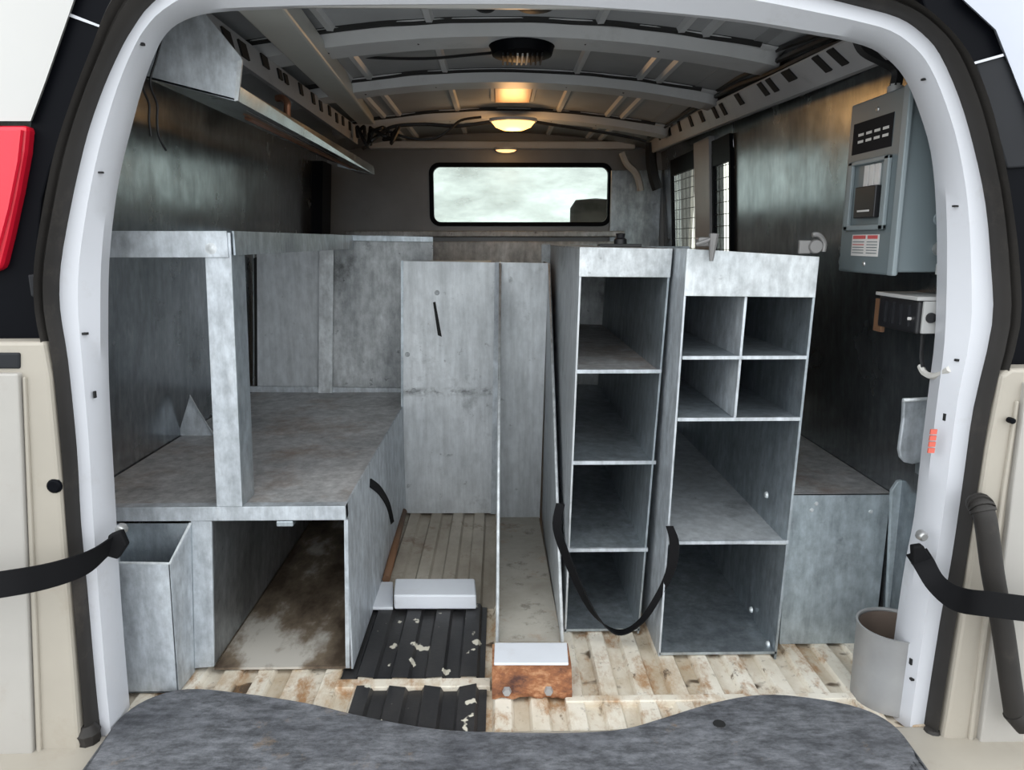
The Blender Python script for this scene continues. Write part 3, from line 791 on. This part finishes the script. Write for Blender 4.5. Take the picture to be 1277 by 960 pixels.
# gusset standing on the tray by the wall
g0, g1 = wZ(222, 543, ZW), wZ(264, 543, ZW)
ap = wY(237, 493, g0.y)
put('gusset', MB().prism([g0, Vector((g1.x, g0.y, ZW)), ap], (0, .004, 0)), 'galv_bright', bn)
put('gusset_flange', MB().prism([ap, Vector((g1.x, g0.y, ZW)), Vector((g1.x + .012, g0.y - .012, ZW)), ap + Vector((.004, -.012, 0))], (0, 0, .003)), 'galv_header', bn)

# galvanized bin in front of the bench
bi = thing('sheet_metal_bin', 'open galvanized bin with a raked rim below the bench tray', 'bin', wY(185, 863, 1.36))
YBn, YBb = 1.36, 1.436
F = [wY(143, 702, YBn), wY(212, 703, YBn), wY(223, 863, YBn), wY(155, 863, YBn)]
xl_ = wallL(.2) + .03
Bk = [Vector((F[0].x - .03, YBb, wY(200, 652, YBb).z)), wY(239, 652, YBb), wY(243, 834, YBb), Vector((F[3].x - .03, YBb, .003))]
for v in (F[2], F[3], Bk[2], Bk[3]): v.z = .003
put('front_panel', MB().prism(F, (0, .003, 0)), 'galv_bright', bi, .001)
put('side_panel', MB().prism([F[1], Bk[1], Bk[2], F[2]], (-.003, 0, 0)), 'galv_bright', bi)
put('side_panel', MB().prism([F[0], Bk[0], Bk[3], F[3]], (.003, 0, 0)), 'galv_bright', bi)
put('back_panel', MB().prism(Bk, (0, -.003, 0)), 'galv', bi)
put('bottom_panel', MB().prism([F[3], F[2], Bk[2], Bk[3]], (0, 0, .003)), 'galv', bi)
put('rim_edge', MB().tube([F[0] + Vector((0, .0015, 0)), F[1] + Vector((-.001, .0015, 0)), Bk[1] + Vector((-.002, -.002, 0))], .003, 6), 'galv_header', bi)

# wheel arch box on the right
wa = thing('wheel_arch_box', 'blue-grey galvanized wheel arch box against the wall behind the can', 'box', (.8, 1.53, 0))
YA = 1.525
xw = wallR(.3)
za = wY(1050, 615, YA).z
x0 = wY(972, 800, YA).x
put('front_panel', MB().prism([Vector((x0, YA, .0)), Vector((xw - .005, YA, .0)), Vector((wallR(za) - .002, YA, za)), Vector((x0, YA, za))], (0, .004, 0)), 'galv_box', wa, .001)
put('top_panel', MB().prism([(x0, YA, za), (wallR(za) - .002, YA, za), (wallR(za) - .002, 2.5, za), (x0, 2.5, za)], (0, 0, -.004)), 'galv_shelf', wa)
put('side_panel', MB().prism([(x0, YA + .004, .0), (x0, 2.5, .0), (x0, 2.5, za - .004), (x0, YA + .004, za - .004)], (.003, 0, 0)), 'galv', wa)
face('seam_slot', [(1128, 617), (1132, 617), (1131, 662), (1128, 662)], 1.4885, .003, 'dark_void', wa)
for (x, y) in ((1012, 636), (1086, 638), (1018, 628)):
    c = wY(x, y, YA); put('rivet', MB().lathe((c.x, c.y, c.z), [(0, -.003), (.004, -.002), (.005, 0)], 8, 'y'), 'galv_header', wa)

# tin can by the right pillar
cc = wZ(1106, 868, 0.0)
ct = thing('tin_can', 'open tin cylinder with a rust-browned inside by the door pillar', 'can', (cc.x, cc.y, 0))
R_, Hc = .068, .158
put('can_wall', MB().lathe((cc.x, cc.y, 0), [(R_ - .003, .004), (R_, .0), (R_, Hc - .004), (R_ + .002, Hc), (R_ - .002, Hc), (R_ - .003, Hc - .004)], 36), 'can_tin', ct)
put('can_lining', MB().lathe((cc.x, cc.y, 0), [(0, .006), (R_ - .004, .006), (R_ - .004, Hc - .006)], 36), 'can_inside', ct)

# floor pieces
def on_floor(px, z=0.0): return wZ(*px, z)
a, b = on_floor((446, 845)), on_floor((607, 765))
m1_ = put('floor_mat', ribbed(-.335, b.x, a.y - .005, 1.72, .003, .012, 6), 'floor_mat', solid=.002, label='long black ribbed floor mat piece directly before the white block', cat='mat')
a2, b2 = on_floor((430, 905)), on_floor((607, 858))
m2_ = put('floor_mat', ribbed(a2.x, b2.x, a2.y - .03, b2.y + .005, .003, .016, 3), 'floor_mat', solid=.002, label='short black ribbed floor mat piece tucked under the grey step mat', cat='mat')
zB = .045
q = [wZ(491, 742, zB), wZ(594, 742, zB), wZ(592, 721, zB), wZ(493, 721, zB)]
blk = put('white_block', MB().prism(q, (0, 0, -zB + .007)), 'white_block', bevel=.004, label='white painted block on the ribbed floor before the locker', cat='block')
q = [wZ(463, 757, .012), wZ(490, 757, .012), wZ(490, 725, .012), wZ(470, 725, .012)]
put('floor_plate', MB().prism(q, (0, 0, -.008)), 'white_block', bevel=.002, label='small flat white plate beside the white block and bench skirt', cat='plate')

# step mat over the sill
EDGE = [(128, 930), (150, 895), (185, 870), (235, 857), (300, 862), (380, 874), (440, 888), (500, 900), (560, 908), (640, 911), (720, 911), (780, 906), (830, 892), (890, 874), (950, 864), (1010, 868), (1070, 880), (1110, 900), (1135, 930), (1135, 950), (1100, 985)]
ED = dense(EDGE, 4)
top = [wZ(x, y, .016) for x, y in ED]
low = [Vector((v.x * .98, .95, .016)) for v in top]
mb = MB(); mb.skin([[v - Vector((0, 0, .02)) for v in top], [v + Vector((0, 0, -.004)) for v in top], [v + Vector((0, -.006, .0)) for v in top], low, [v - Vector((0, 0, .03)) for v in low]])
smt = put('step_mat', mb, 'step_mat', label='dark grey worn rubber mat with a curved edge across the sill', cat='mat')
c = wZ(897, 902, .017)
put('mat_hole', MB().lathe((c.x, c.y, .0165), [(0, .001), (.011, .001), (.013, -.002)], 12), 'dark_void', smt)

# ------------------------------------------------------------------ wall-hung and ceiling things
# roof rack on the left
rk = thing('overhead_rack', 'galvanized pipe rack with a bright end plate hung along the roof edge', 'rack', wY(240, 110, 1.45))
YR = 1.45
E = [wY(181, 97, YR), wY(186, 54, YR), wY(214, 33, YR), wY(253, 13, YR), wY(301, 72, YR), wY(294, 126, YR)]
put('end_plate', MB().prism(E, (0, .004, 0)), 'galv_bright', rk, .001)
n0, n1 = E[0], E[5]
f0_, f1_ = wY(448, 217, 3.6), wY(466, 218, 3.1)
put('tray_floor', MB().prism([n0, n1, f1_, f0_], (0, 0, .004)), 'galv_wall', rk)
lipn = wY(297, 108, YR); lipf = wY(465, 207, 3.1)
put('tray_lip', MB().prism([n1, lipn, lipf, f1_], (.004, 0, 0)), 'galv_wall', rk)
put('tray_end', MB().prism([f1_, lipf, Vector((f0_.x, 3.12, lipf.z)), Vector((f0_.x, 3.12, f0_.z))], (0, .004, 0)), 'galv', rk)
face('plate_flange', [(296, 76), (302, 74), (297, 125), (292, 126)], YR - .004, .006, 'galv_header', rk)
# pipes lying in the rack
for k, (dx, dz, r, m, nm, lb) in enumerate(((.03, .014, .011, 'steel', 'steel_pipe', 'bright steel pipe lying in the overhead rack nearest its lip'),
        (.062, .013, .010, 'rust_steel', 'rusty_rod', 'brown rusty rod lying in the overhead rack beside the steel pipe'),
        (.09, .016, .012, 'copper', 'copper_pipe', 'reddish copper pipe lying in the overhead rack toward the wall'),
        (.05, .034, .009, 'cable', 'black_hose', 'thin black hose lying on top of the rods in the overhead rack'))):
    a = Vector((n1.x - dx, YR + .15 + .1 * k, n1.z + dz + .15 * dx)); b = Vector((f1_.x - dx * .9, 3.05, f1_.z + dz + .15 * dx))
    put(nm, MB().tube([a, a.lerp(b, .5) + Vector((0, 0, -.001)), b], r, 8), m, label=lb, cat='pipe', group='pipes in the overhead rack')
a = wY(358, 148, 1.98); b = wY(358, 128, 1.98)
put('copper_stub', MB().tube(smooth_path([a + Vector((0, 0, -.005)), a.lerp(b, .6), b, b + Vector((-.012, .01, .012)), b + Vector((-.03, .02, .014))], 4), .009, 10), 'copper', label='short bent copper pipe end standing at the overhead rack lip', cat='pipe')
# loose wires hanging at the corner
for off, lb in ((0, 'thin black wire dangling from the rack corner down the wall'), (10, 'thin dark wire dangling beside another below the rack end plate')):
    pts = [wY(x + off + 2 * math.sin(i * 1.9), y, 1.43) for i, (x, y) in enumerate(((192, 45), (184, 70), (179, 97), (180, 112), (184, 130), (186, 150), (190, 170), (196, 188))[: (7 if off == 0 else 8)])]
    put('hanging_wire', MB().tube(smooth_path(pts, 4), .0022, 5), 'cable', label=lb, cat='wire')

# dome lamp, its reflector and the added glowing disc over the bulkhead
def dome(name, px, Y, rx, rz, lens, label, base='bow_paint'):
    c = wY(*px, Y)
    t = thing(name, label, 'lamp', c)
    mb = MB(); mb.lathe((0, 0, 0), [(0, -rz), (rx * .45, -rz * .92), (rx * .8, -rz * .6), (rx, 0)], 24)
    mb.v = [(c.x + v[0], c.y + v[1] * .6, c.z + v[2]) for v in mb.v]
    put('lens', mb, lens, t)
    mb = MB(); mb.lathe((0, 0, 0), [(rx, -.001), (rx * 1.08, .001), (rx * 1.1, .012), (0, .012)], 24)
    mb.v = [(c.x + v[0], c.y + v[1] * .62, c.z + v[2]) for v in mb.v]
    put('base_ring', mb, base, t)
    return c
c = dome('dome_lamp', (640, 152), 3.02, .085, .034, 'lamp_lens', 'glowing amber oval dome lamp on the roof before the bulkhead')
L = bpy.data.lights.new('dome_lamp_light', 'POINT'); L.energy = 1.1; L.color = (1, .55, .22); L.shadow_soft_size = .05
lo = bpy.data.objects.new('dome_lamp_light', L); COL.objects.link(lo); lo.location = (c.x, c.y, c.z - .06)
lo.parent = bpy.data.objects['dome_lamp']; lo.matrix_parent_inverse = bpy.data.objects['dome_lamp'].matrix_basis.inverted()
dome('bulkhead_glow', (631, 187), 3.66, .05, .012, 'glow_disc', 'small amber glowing disc added at the top of the bulkhead')
a = wY(640, 124, 2.68)
rf = thing('roof_reflector', 'square plate coloured with orange lamp glow on the roof between two bows', 'plate', a)
zc = ceilz(a.x) - .012
put('plate', MB().box(a.x - .065, a.x + .065, 2.60, 2.86, zc - .004, zc + .016), 'reflector', rf, .004)
put('plate_frame', MB().box(a.x - .08, a.x + .08, 2.59, 2.87, zc + .002, zc + .018), 'bow_paint', rf, .003)

# black ribbed roof light on the first bow
a = wY(651, 66, 1.98); c = Vector((a.x, 1.98, bowz(a.x) - .0))
fan = thing('roof_light', 'round black ribbed light housing on the first roof bow', 'lamp', c)
put('housing', MB().lathe((c.x, c.y, c.z), [(0, -.03), (.05, -.03), (.075, -.024), (.08, -.006), (.085, 0), (0, .002)], 28), 'black_trim', fan)
for k in range(9):
    x = c.x - .048 + k * .012
    put('lens_rib', MB().box(x - .002, x + .002, c.y - .05, c.y + .05, c.z - .036, c.z - .028), 'inverter_grey' if k in (3, 4, 5) else 'grey_trim', fan)
a = wY(668, 3, 1.42); c = Vector((a.x, 1.42, a.z))
hl = thing('header_light', 'black and chrome light under the roof just inside the door header', 'lamp', c)
put('body', MB().lathe((c.x, c.y, c.z), [(0, -.012), (.03, -.011), (.046, -.002), (.046, .07), (0, .07)], 24), 'black_trim', hl)
put('chrome_trim', MB().tube([(c.x - .02, c.y - .048, c.z + .004), (c.x + .005, c.y - .052, c.z - .002), (c.x + .035, c.y - .04, c.z + .002)], .006, 8), 'chrome', hl)

# cables under the roof
def cable(name, pts, r, label, mat='cable', cat='cable', grp=None):
    return put(name, MB().tube(smooth_path(pts, 6), r, 6), mat, label=label, cat=cat, group=grp)
cable('roof_cable', [wY(x, y, Y) for x, y, Y in ((425, 68, 2.18), (470, 72, 2.16), (530, 73, 2.12), (580, 69, 2.08), (612, 66, 2.03))], .004, 'black cable running to the round roof light')
cable('roof_cable', [wY(x, y, Y) for x, y, Y in ((590, 6, 1.6), (600, 13, 1.6), (612, 13, 1.6), (620, 5, 1.6))], .004, 'short looped black cable by the header light')
cable('roof_cable', [wY(x, y, Y) for x, y, Y in ((452, 186, 3.05), (470, 170, 3.05), (490, 158, 3.04), (530, 155, 3.04), (570, 157, 3.03), (612, 152, 3.03))], .007, 'thick black cable from the rack corner to the amber dome lamp')
cable('roof_cable', [wY(x, y, Y) for x, y, Y in ((480, 162, 3.0), (510, 172, 2.99), (540, 173, 2.99), (560, 162, 2.99), (575, 150, 3.0), (600, 146, 3.02))], .005, 'sagging black cable looping below the amber lamp cable')
cable('roof_cable', [wY(x, y, Y) for x, y, Y in ((668, 152, 3.03), (700, 157, 3.04), (740, 163, 3.05), (780, 170, 3.05), (806, 176, 3.05))], .006, 'black cable from the amber dome lamp to the window-side rail')
for k in range(7):
    x = 448 + 6 * k; rr = random.uniform
    cable('wire_tangle', [wY(x + rr(-8, 8), 176 + rr(-12, 6), 3.0), wY(x + rr(-10, 14), 168 + rr(-12, 12), 2.98), wY(x + rr(-5, 16), 172 + rr(-14, 14), 2.96), wY(x + 14 + rr(-8, 8), 164 + rr(-10, 10), 3.0)], .007, 'short black wire in the tangle at the rack far end', grp='tangled wires at the rack end', cat='wire')
for k, (d1, d2, lb) in enumerate(((2, 2, 'black cable clipped along the top of the window-side roof rail'), (-9, -4, 'second black cable along the window-side rail, next inboard'), (-20, -10, 'innermost black cable strung along the window-side roof rail'))):
    pts = [wY(x + d * .3, y + d, Y) for x, y, Y, d in ((1090, 40, 1.48, d1), (1028, 60, 1.66, d1), (960, 88, 1.95, d1), (912, 108, 2.25, d2), (860, 138, 2.7, d2), (808, 168, 3.4, d2))]
    for i, p in enumerate(pts): p.z += .004 * math.sin(i * 2.1 + k)
    cable('rail_cable', pts, .007, lb, grp='cables along the rail')
# hoses by the bulkhead corner
cable('corner_hose', [wY(x, y, 3.6) for x, y in ((776, 190), (782, 204), (792, 214), (797, 226), (799, 238))], .017, 'pale ribbed hose bending down at the bulkhead corner', 'inverter_grey', 'hose')
cable('corner_hose', [wY(x, y, 3.5) for x, y in ((812, 178), (812, 200), (815, 220), (820, 236))], .025, 'thick dark hose hanging beside the wire-screened window', 'grey_trim', 'hose')

# breaker panel on the right wall
XC = .722
def cov(px, py, dx=0.0): 
    p = wX(px, py, XC); p.x = XC + dx; return p
n_t, n_b = cov(1120, 116), cov(1125, 345)
f_t = cov(1050, 137)
yn = (n_t.y + n_b.y) / 2; yf = cov(1054, 240).y
zt2, zb2 = (n_t.z + f_t.z) / 2 + .005, n_b.z
bp = thing('breaker_panel', 'grey steel breaker box with black label and red-white sticker on the wall', 'breaker box', (XC + .06, (yn + yf) / 2, zb2))
xw2 = wallR(1.12) - .001
put('box_body', MB().box(XC + .008, xw2 + .02, yn, yf, zb2 + .006, zt2 - .006), 'breaker_grey', bp, .003)
put('cover', MB().box(XC, XC + .01, yn - .006, yf + .004, zb2, zt2), 'breaker_grey', bp, .004)
put('cover_edge', MB().box(XC - .003, XC + .006, yn - .008, yn + .012, zb2, zt2), 'breaker_light', bp, .002)
def U(u, v): return (yn + (yf - yn) * u, zt2 + (zb2 - zt2) * v)   # u: near -> far, v: top -> bottom
def cbox(nm, u0, u1, v0, v1, d0, d1, mat, par=bp, bev=0):
    (a, b), (c, d) = U(u0, v0), U(u1, v1)
    return put(nm, MB().box(XC - d1, XC - d0, min(a, c), max(a, c), min(b, d), max(b, d)), mat, par, bev)
lb_ = cbox('name_label', .20, .92, .12, .30, -.001, .0012, 'label_black')
for r_ in range(2):
    for k in range(4):
        cbox('label_text', .26 + k * .15, .36 + k * .15, .185 + r_ * .04, .20 + r_ * .04, .001, .0018, 'label_white', lb_)
fr_ = cbox('switch_frame', .16, .90, .345, .37, 0, .008, 'breaker_light', bev=.002)
cbox('switch_frame', .16, .90, .72, .75, 0, .008, 'breaker_light', bev=.002)
cbox('switch_frame', .16, .24, .345, .75, 0, .008, 'breaker_light', bev=.002)
cbox('switch_frame', .82, .90, .345, .75, 0, .008, 'breaker_light', bev=.002)
for k in range(3):
    cbox('breaker_stripe', .34 + k * .1, .41 + k * .1, .38, .50, 0, .004, 'label_white')
sw = cbox('breaker_switch', .30, .68, .50, .68, 0, .012, 'switch_black', bev=.002)
cbox('switch_text', .38, .6, .635, .645, .0115, .0128, 'label_white', sw)
st = cbox('sticker', .26, .76, .775, .90, -.001, .0012, 'label_white')
cbox('sticker_band', .50, .74, .78, .80, .001, .0018, 'label_red', st); cbox('sticker_band', .28, .46, .78, .80, .001, .0018, 'label_red', st)
for k in range(5):
    cbox('sticker_text', .52, .74, .815 + k * .016, .820 + k * .016, .001, .0016, 'label_red' if k == 1 else 'breaker_grey', st)
    cbox('sticker_text', .28, .47, .815 + k * .016, .820 + k * .016, .001, .0016, 'breaker_grey', st)
for (u, v) in ((.5, .075), (.5, .945)):
    (a, b) = U(u, v); put('cover_screw', MB().lathe((XC, a, b), [(0, -.003), (.004, -.002), (.005, 0)], 10, 'x'), 'steel', bp)
p = wY(1172, 273, yn); put('knockout', MB().lathe((p.x, yn, p.z), [(0, -.001), (.006, -.001), (.007, -.003), (.011, -.003), (.012, 0)], 18, 'y'), 'breaker_light', bp)
p = wY(1171, 310, yn); put('conduit_fitting', MB().lathe((p.x, yn, p.z), [(0, -.022), (.007, -.022), (.009, -.012), (.013, -.012), (.013, 0)], 12, 'y'), 'steel', bp)
p = wY(1174, 334, yn - .008); put('conduit_fitting', MB().lathe((p.x, p.y, p.z), [(0, -.012), (.009, -.012), (.009, .006), (.006, .012), (0, .012)], 12), 'inverter_grey', bp)
p = cov(1090, 122); put('top_fitting', MB().lathe((XC + .03, (yn + yf) / 2, zt2), [(.014, -.008), (.014, .016), (.011, .016), (.011, .02)], 14), 'inverter_grey', bp)
cable('supply_conduit', [Vector((XC + .03, (yn + yf) / 2, zt2 + .015)), Vector((XC + .026, (yn + yf) / 2, zt2 + .05)), wY(1078, 62, 1.46), wY(1066, 40, 1.46), wY(1050, 34, 1.55)], .012, 'black conduit rising from the breaker box to the roof rail')

# inverter below the breaker box
xi = .762
a, b = wX(1097, 366, xi), wX(1146, 372, xi)
iv = thing('power_inverter', 'small black and grey power unit on the wall under the breaker box', 'inverter', Vector((xi, a.y, wX(1100, 416, xi).z)))
yi0 = b.y; yi1 = a.y
zi1 = b.z; zi0 = wX(1146, 418, xi).z
put('body', MB().box(xi, .84, yi0, yi1, zi0, zi1 - .004), 'switch_black', iv, .004)
put('lid', MB().box(xi - .006, .84, yi0 - .006, yi1 + .004, zi1 - .004, zi1 + .003), 'inverter_grey', iv, .001)
put('face_plate', MB().box(xi + .008, .835, yi0 - .006, yi0, zi0 + .002, zi1 - .005), 'inverter_grey', iv, .001)
put('socket', MB().lathe((xi + .022, yi0 - .006, (zi0 + zi1) / 2 - .002), [(0, -.004), (.009, -.004), (.010, .001)], 14, 'y'), 'switch_black', iv)
for k in range(4):
    y = yi0 + (yi1 - yi0) * (.15 + .2 * k)
    put('cooling_fin', MB().box(xi - .004, xi + .002, y, y + .006, zi0 + .012, zi1 - .014), 'grey_trim', iv)
put('indicator', MB().lathe((xi - .004, yi0 + .02, (zi0 + zi1) / 2 - .006), [(0, -.002), (.003, -.001), (.003, .004)], 8, 'x'), 'label_white', iv)
put('mount_foot', MB().box(xi + .004, xi + .012, yi1 - .01, yi1 + .022, zi0 - .012, zi1 - .012), 'rust_steel', iv, .001)
cable('power_lead', [wX(x, y, .785) for x, y in ((1151, 416), (1150, 430), (1149, 445), (1151, 458))], .004, 'black lead hanging from the small power unit')
cable('power_plug', [wX(x, y, .785) for x, y in ((1148, 456), (1153, 465), (1163, 469), (1174, 466), (1184, 460))], .006, 'curved white cable end below the small power unit', 'cable_white')

# galvanized pouch on the wall
YP = 1.40
P = [(1127, 500), (1168, 497), (1168, 570), (1158, 572), (1148, 577), (1139, 579), (1129, 577), (1123, 571), (1121, 561), (1123, 545), (1126, 525)]
pc = thing('wall_pouch', 'pale galvanized scoop-shaped pouch fixed to the wall by the pillar', 'pouch', wY(1140, 578, YP))
put('pouch_front', MB().prism([wY(x, y, YP) for x, y in P], (0, .01, 0)), 'galv_bright', pc, .003)
put('pouch_rim', MB().tube([wY(1126, 499, YP - .002), wY(1166, 497, YP - .002)], .004, 8), 'galv_header', pc)
put('pouch_mount', MB().prism([wY(1148, 500, YP + .01), wY(1200, 495, YP + .01), wY(1195, 600, YP + .01), wY(1146, 592, YP + .01)], (0, .014, 0)), 'galv', pc)

# clamp and hook on the wide unit's header
a = wY(885, 306, Y2 - .004)
cp = thing('spring_clamp', 'small metal clamp gripping the header top of the wide shelf unit', 'clamp', a)
put('jaw', MB().box(a.x - .026, a.x + .006, Y2 - .016, Y2 + .01, a.z - .002, a.z + .016), 'tool_grey', cp, .004)
put('screw', MB().tube([a + Vector((.004, -.012, .022)), a + Vector((.002, -.014, 0)), a + Vector((.0, -.016, -.03))], [.010, .008, .004], 10), 'tool_grey', cp)
put('handle', MB().tube([a + Vector((-.03, -.012, .002)), a + Vector((-.012, -.014, .008)), a + Vector((.010, -.014, .018))], .004, 8), 'tool_grey', cp)
a = wY(1010, 306, Y2 - .004)
hk = thing('hook_bracket', 'rounded metal hook bracket at the header corner of the wide unit', 'hook', a)
put('plate', MB().box(a.x - .024, a.x + .0, Y2 - .012, Y2 - .004, a.z - .016, a.z + .01), 'tool_grey', hk, .002)
put('hook_disc', MB().lathe((a.x + .008, Y2 - .014, a.z - .002), [(0, -.003), (.012, -.003), (.014, 0), (.014, .004), (0, .006)], 18, 'y'), 'tool_grey', hk)
put('hook_tip', MB().tube(smooth_path([(a.x + .0, Y2 - .012, a.z + .02), (a.x + .012, Y2 - .013, a.z + .02), (a.x + .024, Y2 - .013, a.z + .006), (a.x + .024, Y2 - .013, a.z - .012)], 4), .005, 8), 'tool_grey', hk)

# black latch lying on the narrow unit
a = wY(772, 302, 1.9); za_ = wY(772, 309, Y1).z
lt = thing('black_latch', 'low black latch with a knob lying on the narrow shelf unit', 'latch', (a.x, 1.9, za_))
put('bar', MB().box(a.x - .055, a.x + .05, 1.86, 1.90, za_, za_ + .007), 'switch_black', lt, .001)
put('knob', MB().lathe((a.x + .0, 1.88, za_ + .006), [(.016, 0), (.016, .012), (.010, .016), (.012, .026), (0, .028)], 12), 'switch_black', lt)

# ------------------------------------------------------------------ straps
def strap(name, pts, wds, label, t=.003, k=5, mat='strap'):
    P = smooth_path(pts, k); Wd = smooth_path(wds, k)
    return put(name, MB().ribbon(P, Wd, t), mat, label=label, cat='strap')
strap('door_strap', [wY(x, y, Y) for x, y, Y in ((150, 670, 1.232), (136, 682, 1.212), (108, 702, 1.17), (60, 718, 1.12), (0, 729, 1.08), (-90, 742, 1.10), (-220, 756, 1.175))],
      [(.012, 0, .030), (.012, 0, .036), (.008, 0, .042), (.004, 0, .043), (0, 0, .043), (0, 0, .043), (0, 0, .043)], 'black webbing strap stretched from the taillight-side door pillar')
strap('door_strap', [wY(x, y, Y) for x, y, Y in ((1143, 688, 1.238), (1152, 702, 1.212), (1168, 728, 1.175), (1195, 747, 1.13), (1240, 754, 1.08), (1340, 766, 1.10), (1480, 780, 1.175))],
      [(.036, 0, .012), (.034, 0, .014), (.024, 0, .026), (.008, 0, .042), (0, 0, .043), (0, 0, .043), (0, 0, .043)], 'black twisted webbing strap crossing the tube by the door pillar')
for nm_, px_ in (('door_strap', [(134, 668), (150, 662), (158, 680), (146, 698), (132, 694)]), ('door_strap.001', [(1139, 682), (1152, 680), (1166, 704), (1160, 722), (1140, 706)])):
    put('anchor_tab', MB().prism([wY(x, y, 1.214) for x, y in px_], (0, .014, 0)), 'strap', bpy.data.objects[nm_], .003)
for (x, y) in ((151, 660), (1150, 668)):
    c = wY(x, y, 1.236)
    put('strap_bolt', MB().lathe((c.x, c.y, c.z), [(0, -.008), (.006, -.008), (.009, -.004), (.010, .006)], 10, 'y'), 'steel', bpy.data.objects['trim_1'])
yy = [1.565, 1.56, 1.55, 1.54, 1.53, 1.52, 1.505, 1.49, 1.475, 1.468, 1.466]
pp = [(699, 628), (695, 660), (712, 708), (736, 758), (758, 783), (778, 788), (800, 774), (818, 748), (836, 712), (841, 678), (835, 656)]
ww = [(.018, -.01, 0), (.018, -.012, .004), (.016, -.02, .008), (.012, -.024, .008), (.004, -.028, .004), (-.002, -.028, .004), (-.012, -.026, .004), (.016, -.012, .010), (.021, -.004, .008), (.020, -.002, .002), (.016, 0, 0)]
ww[6] = (.010, -.020, .008)
strap('hanging_strap', [wY(x, y, Y) for (x, y), Y in zip(pp, yy)], ww, 'black strap hanging in a loop across the narrow shelf unit')
sx = XR + .006
P_ = [wX(x, y, sx) for x, y in ((462, 602), (474, 612), (484, 630), (489, 652))]
P_[0].x = sx
strap('bench_strap', P_, [(0, .012, .018), (0, .02, .016), (.004, .024, .008), (.006, .024, .0)], 'short black strap hanging on the aisle side of the bench')
a, b = wZ(499, 645, .012), wZ(476, 724, .012)
put('rusty_rod', MB().tube([a + Vector((.012, 0, .02)), b + Vector((.012, 0, .004))], .011, 8), 'rust_steel', label='rusty brown rod leaning at the foot of the bench skirt', cat='rod')

# dark tube on the right door
tb = thing('door_tube', 'dark grab tube with ribbed elbow fixed to the open door', 'tube', wY(1262, 890, YD - .03))
Yt = YD - .035
pth = smooth_path([wY(x, y, Yt + d) for x, y, d in ((1218, 628, .04), (1224, 632, .01), (1230, 655, 0), (1238, 715, -.005), (1250, 780, -.01), (1260, 850, -.012), (1266, 890, -.012))], 5)
put('tube_body', MB().tube(pth, .0175, 14), 'rubber', tb)
put('tube_end', MB().tube([wY(1264, 888, Yt - .012), wY(1274, 902, Yt - .015), wY(1296, 900, Yt - .02)], .0185, 14), 'rubber', tb)
for k in range(4):
    p = pth[3 + k]; q_ = pth[4 + k]
    put('elbow_rib', MB().tube([p, p + (q_ - p).normalized() * .005], .0205, 14), 'rubber', tb)

# seat behind the bulkhead window
hx = wY(742, 262, 4.25)
se = thing('cab_seat', 'dark cloth seat headrest seen through the bulkhead window', 'seat', (hx.x, 4.25, 0))
hr = MB(); hr.lathe((0, 0, 0), [(0, -.10), (.10, -.095), (.14, -.05), (.14, .03), (.11, .075), (0, .085)], 18)
hr.v = [(hx.x + v[0], 4.25 + v[1] * .5, hx.z - .02 + v[2]) for v in hr.v]
put('headrest', hr, 'seat_cloth', se)
put('backrest', MB().box(hx.x - .24, hx.x + .24, 4.18, 4.34, .002, hx.z - .14), 'seat_cloth', se, .05)
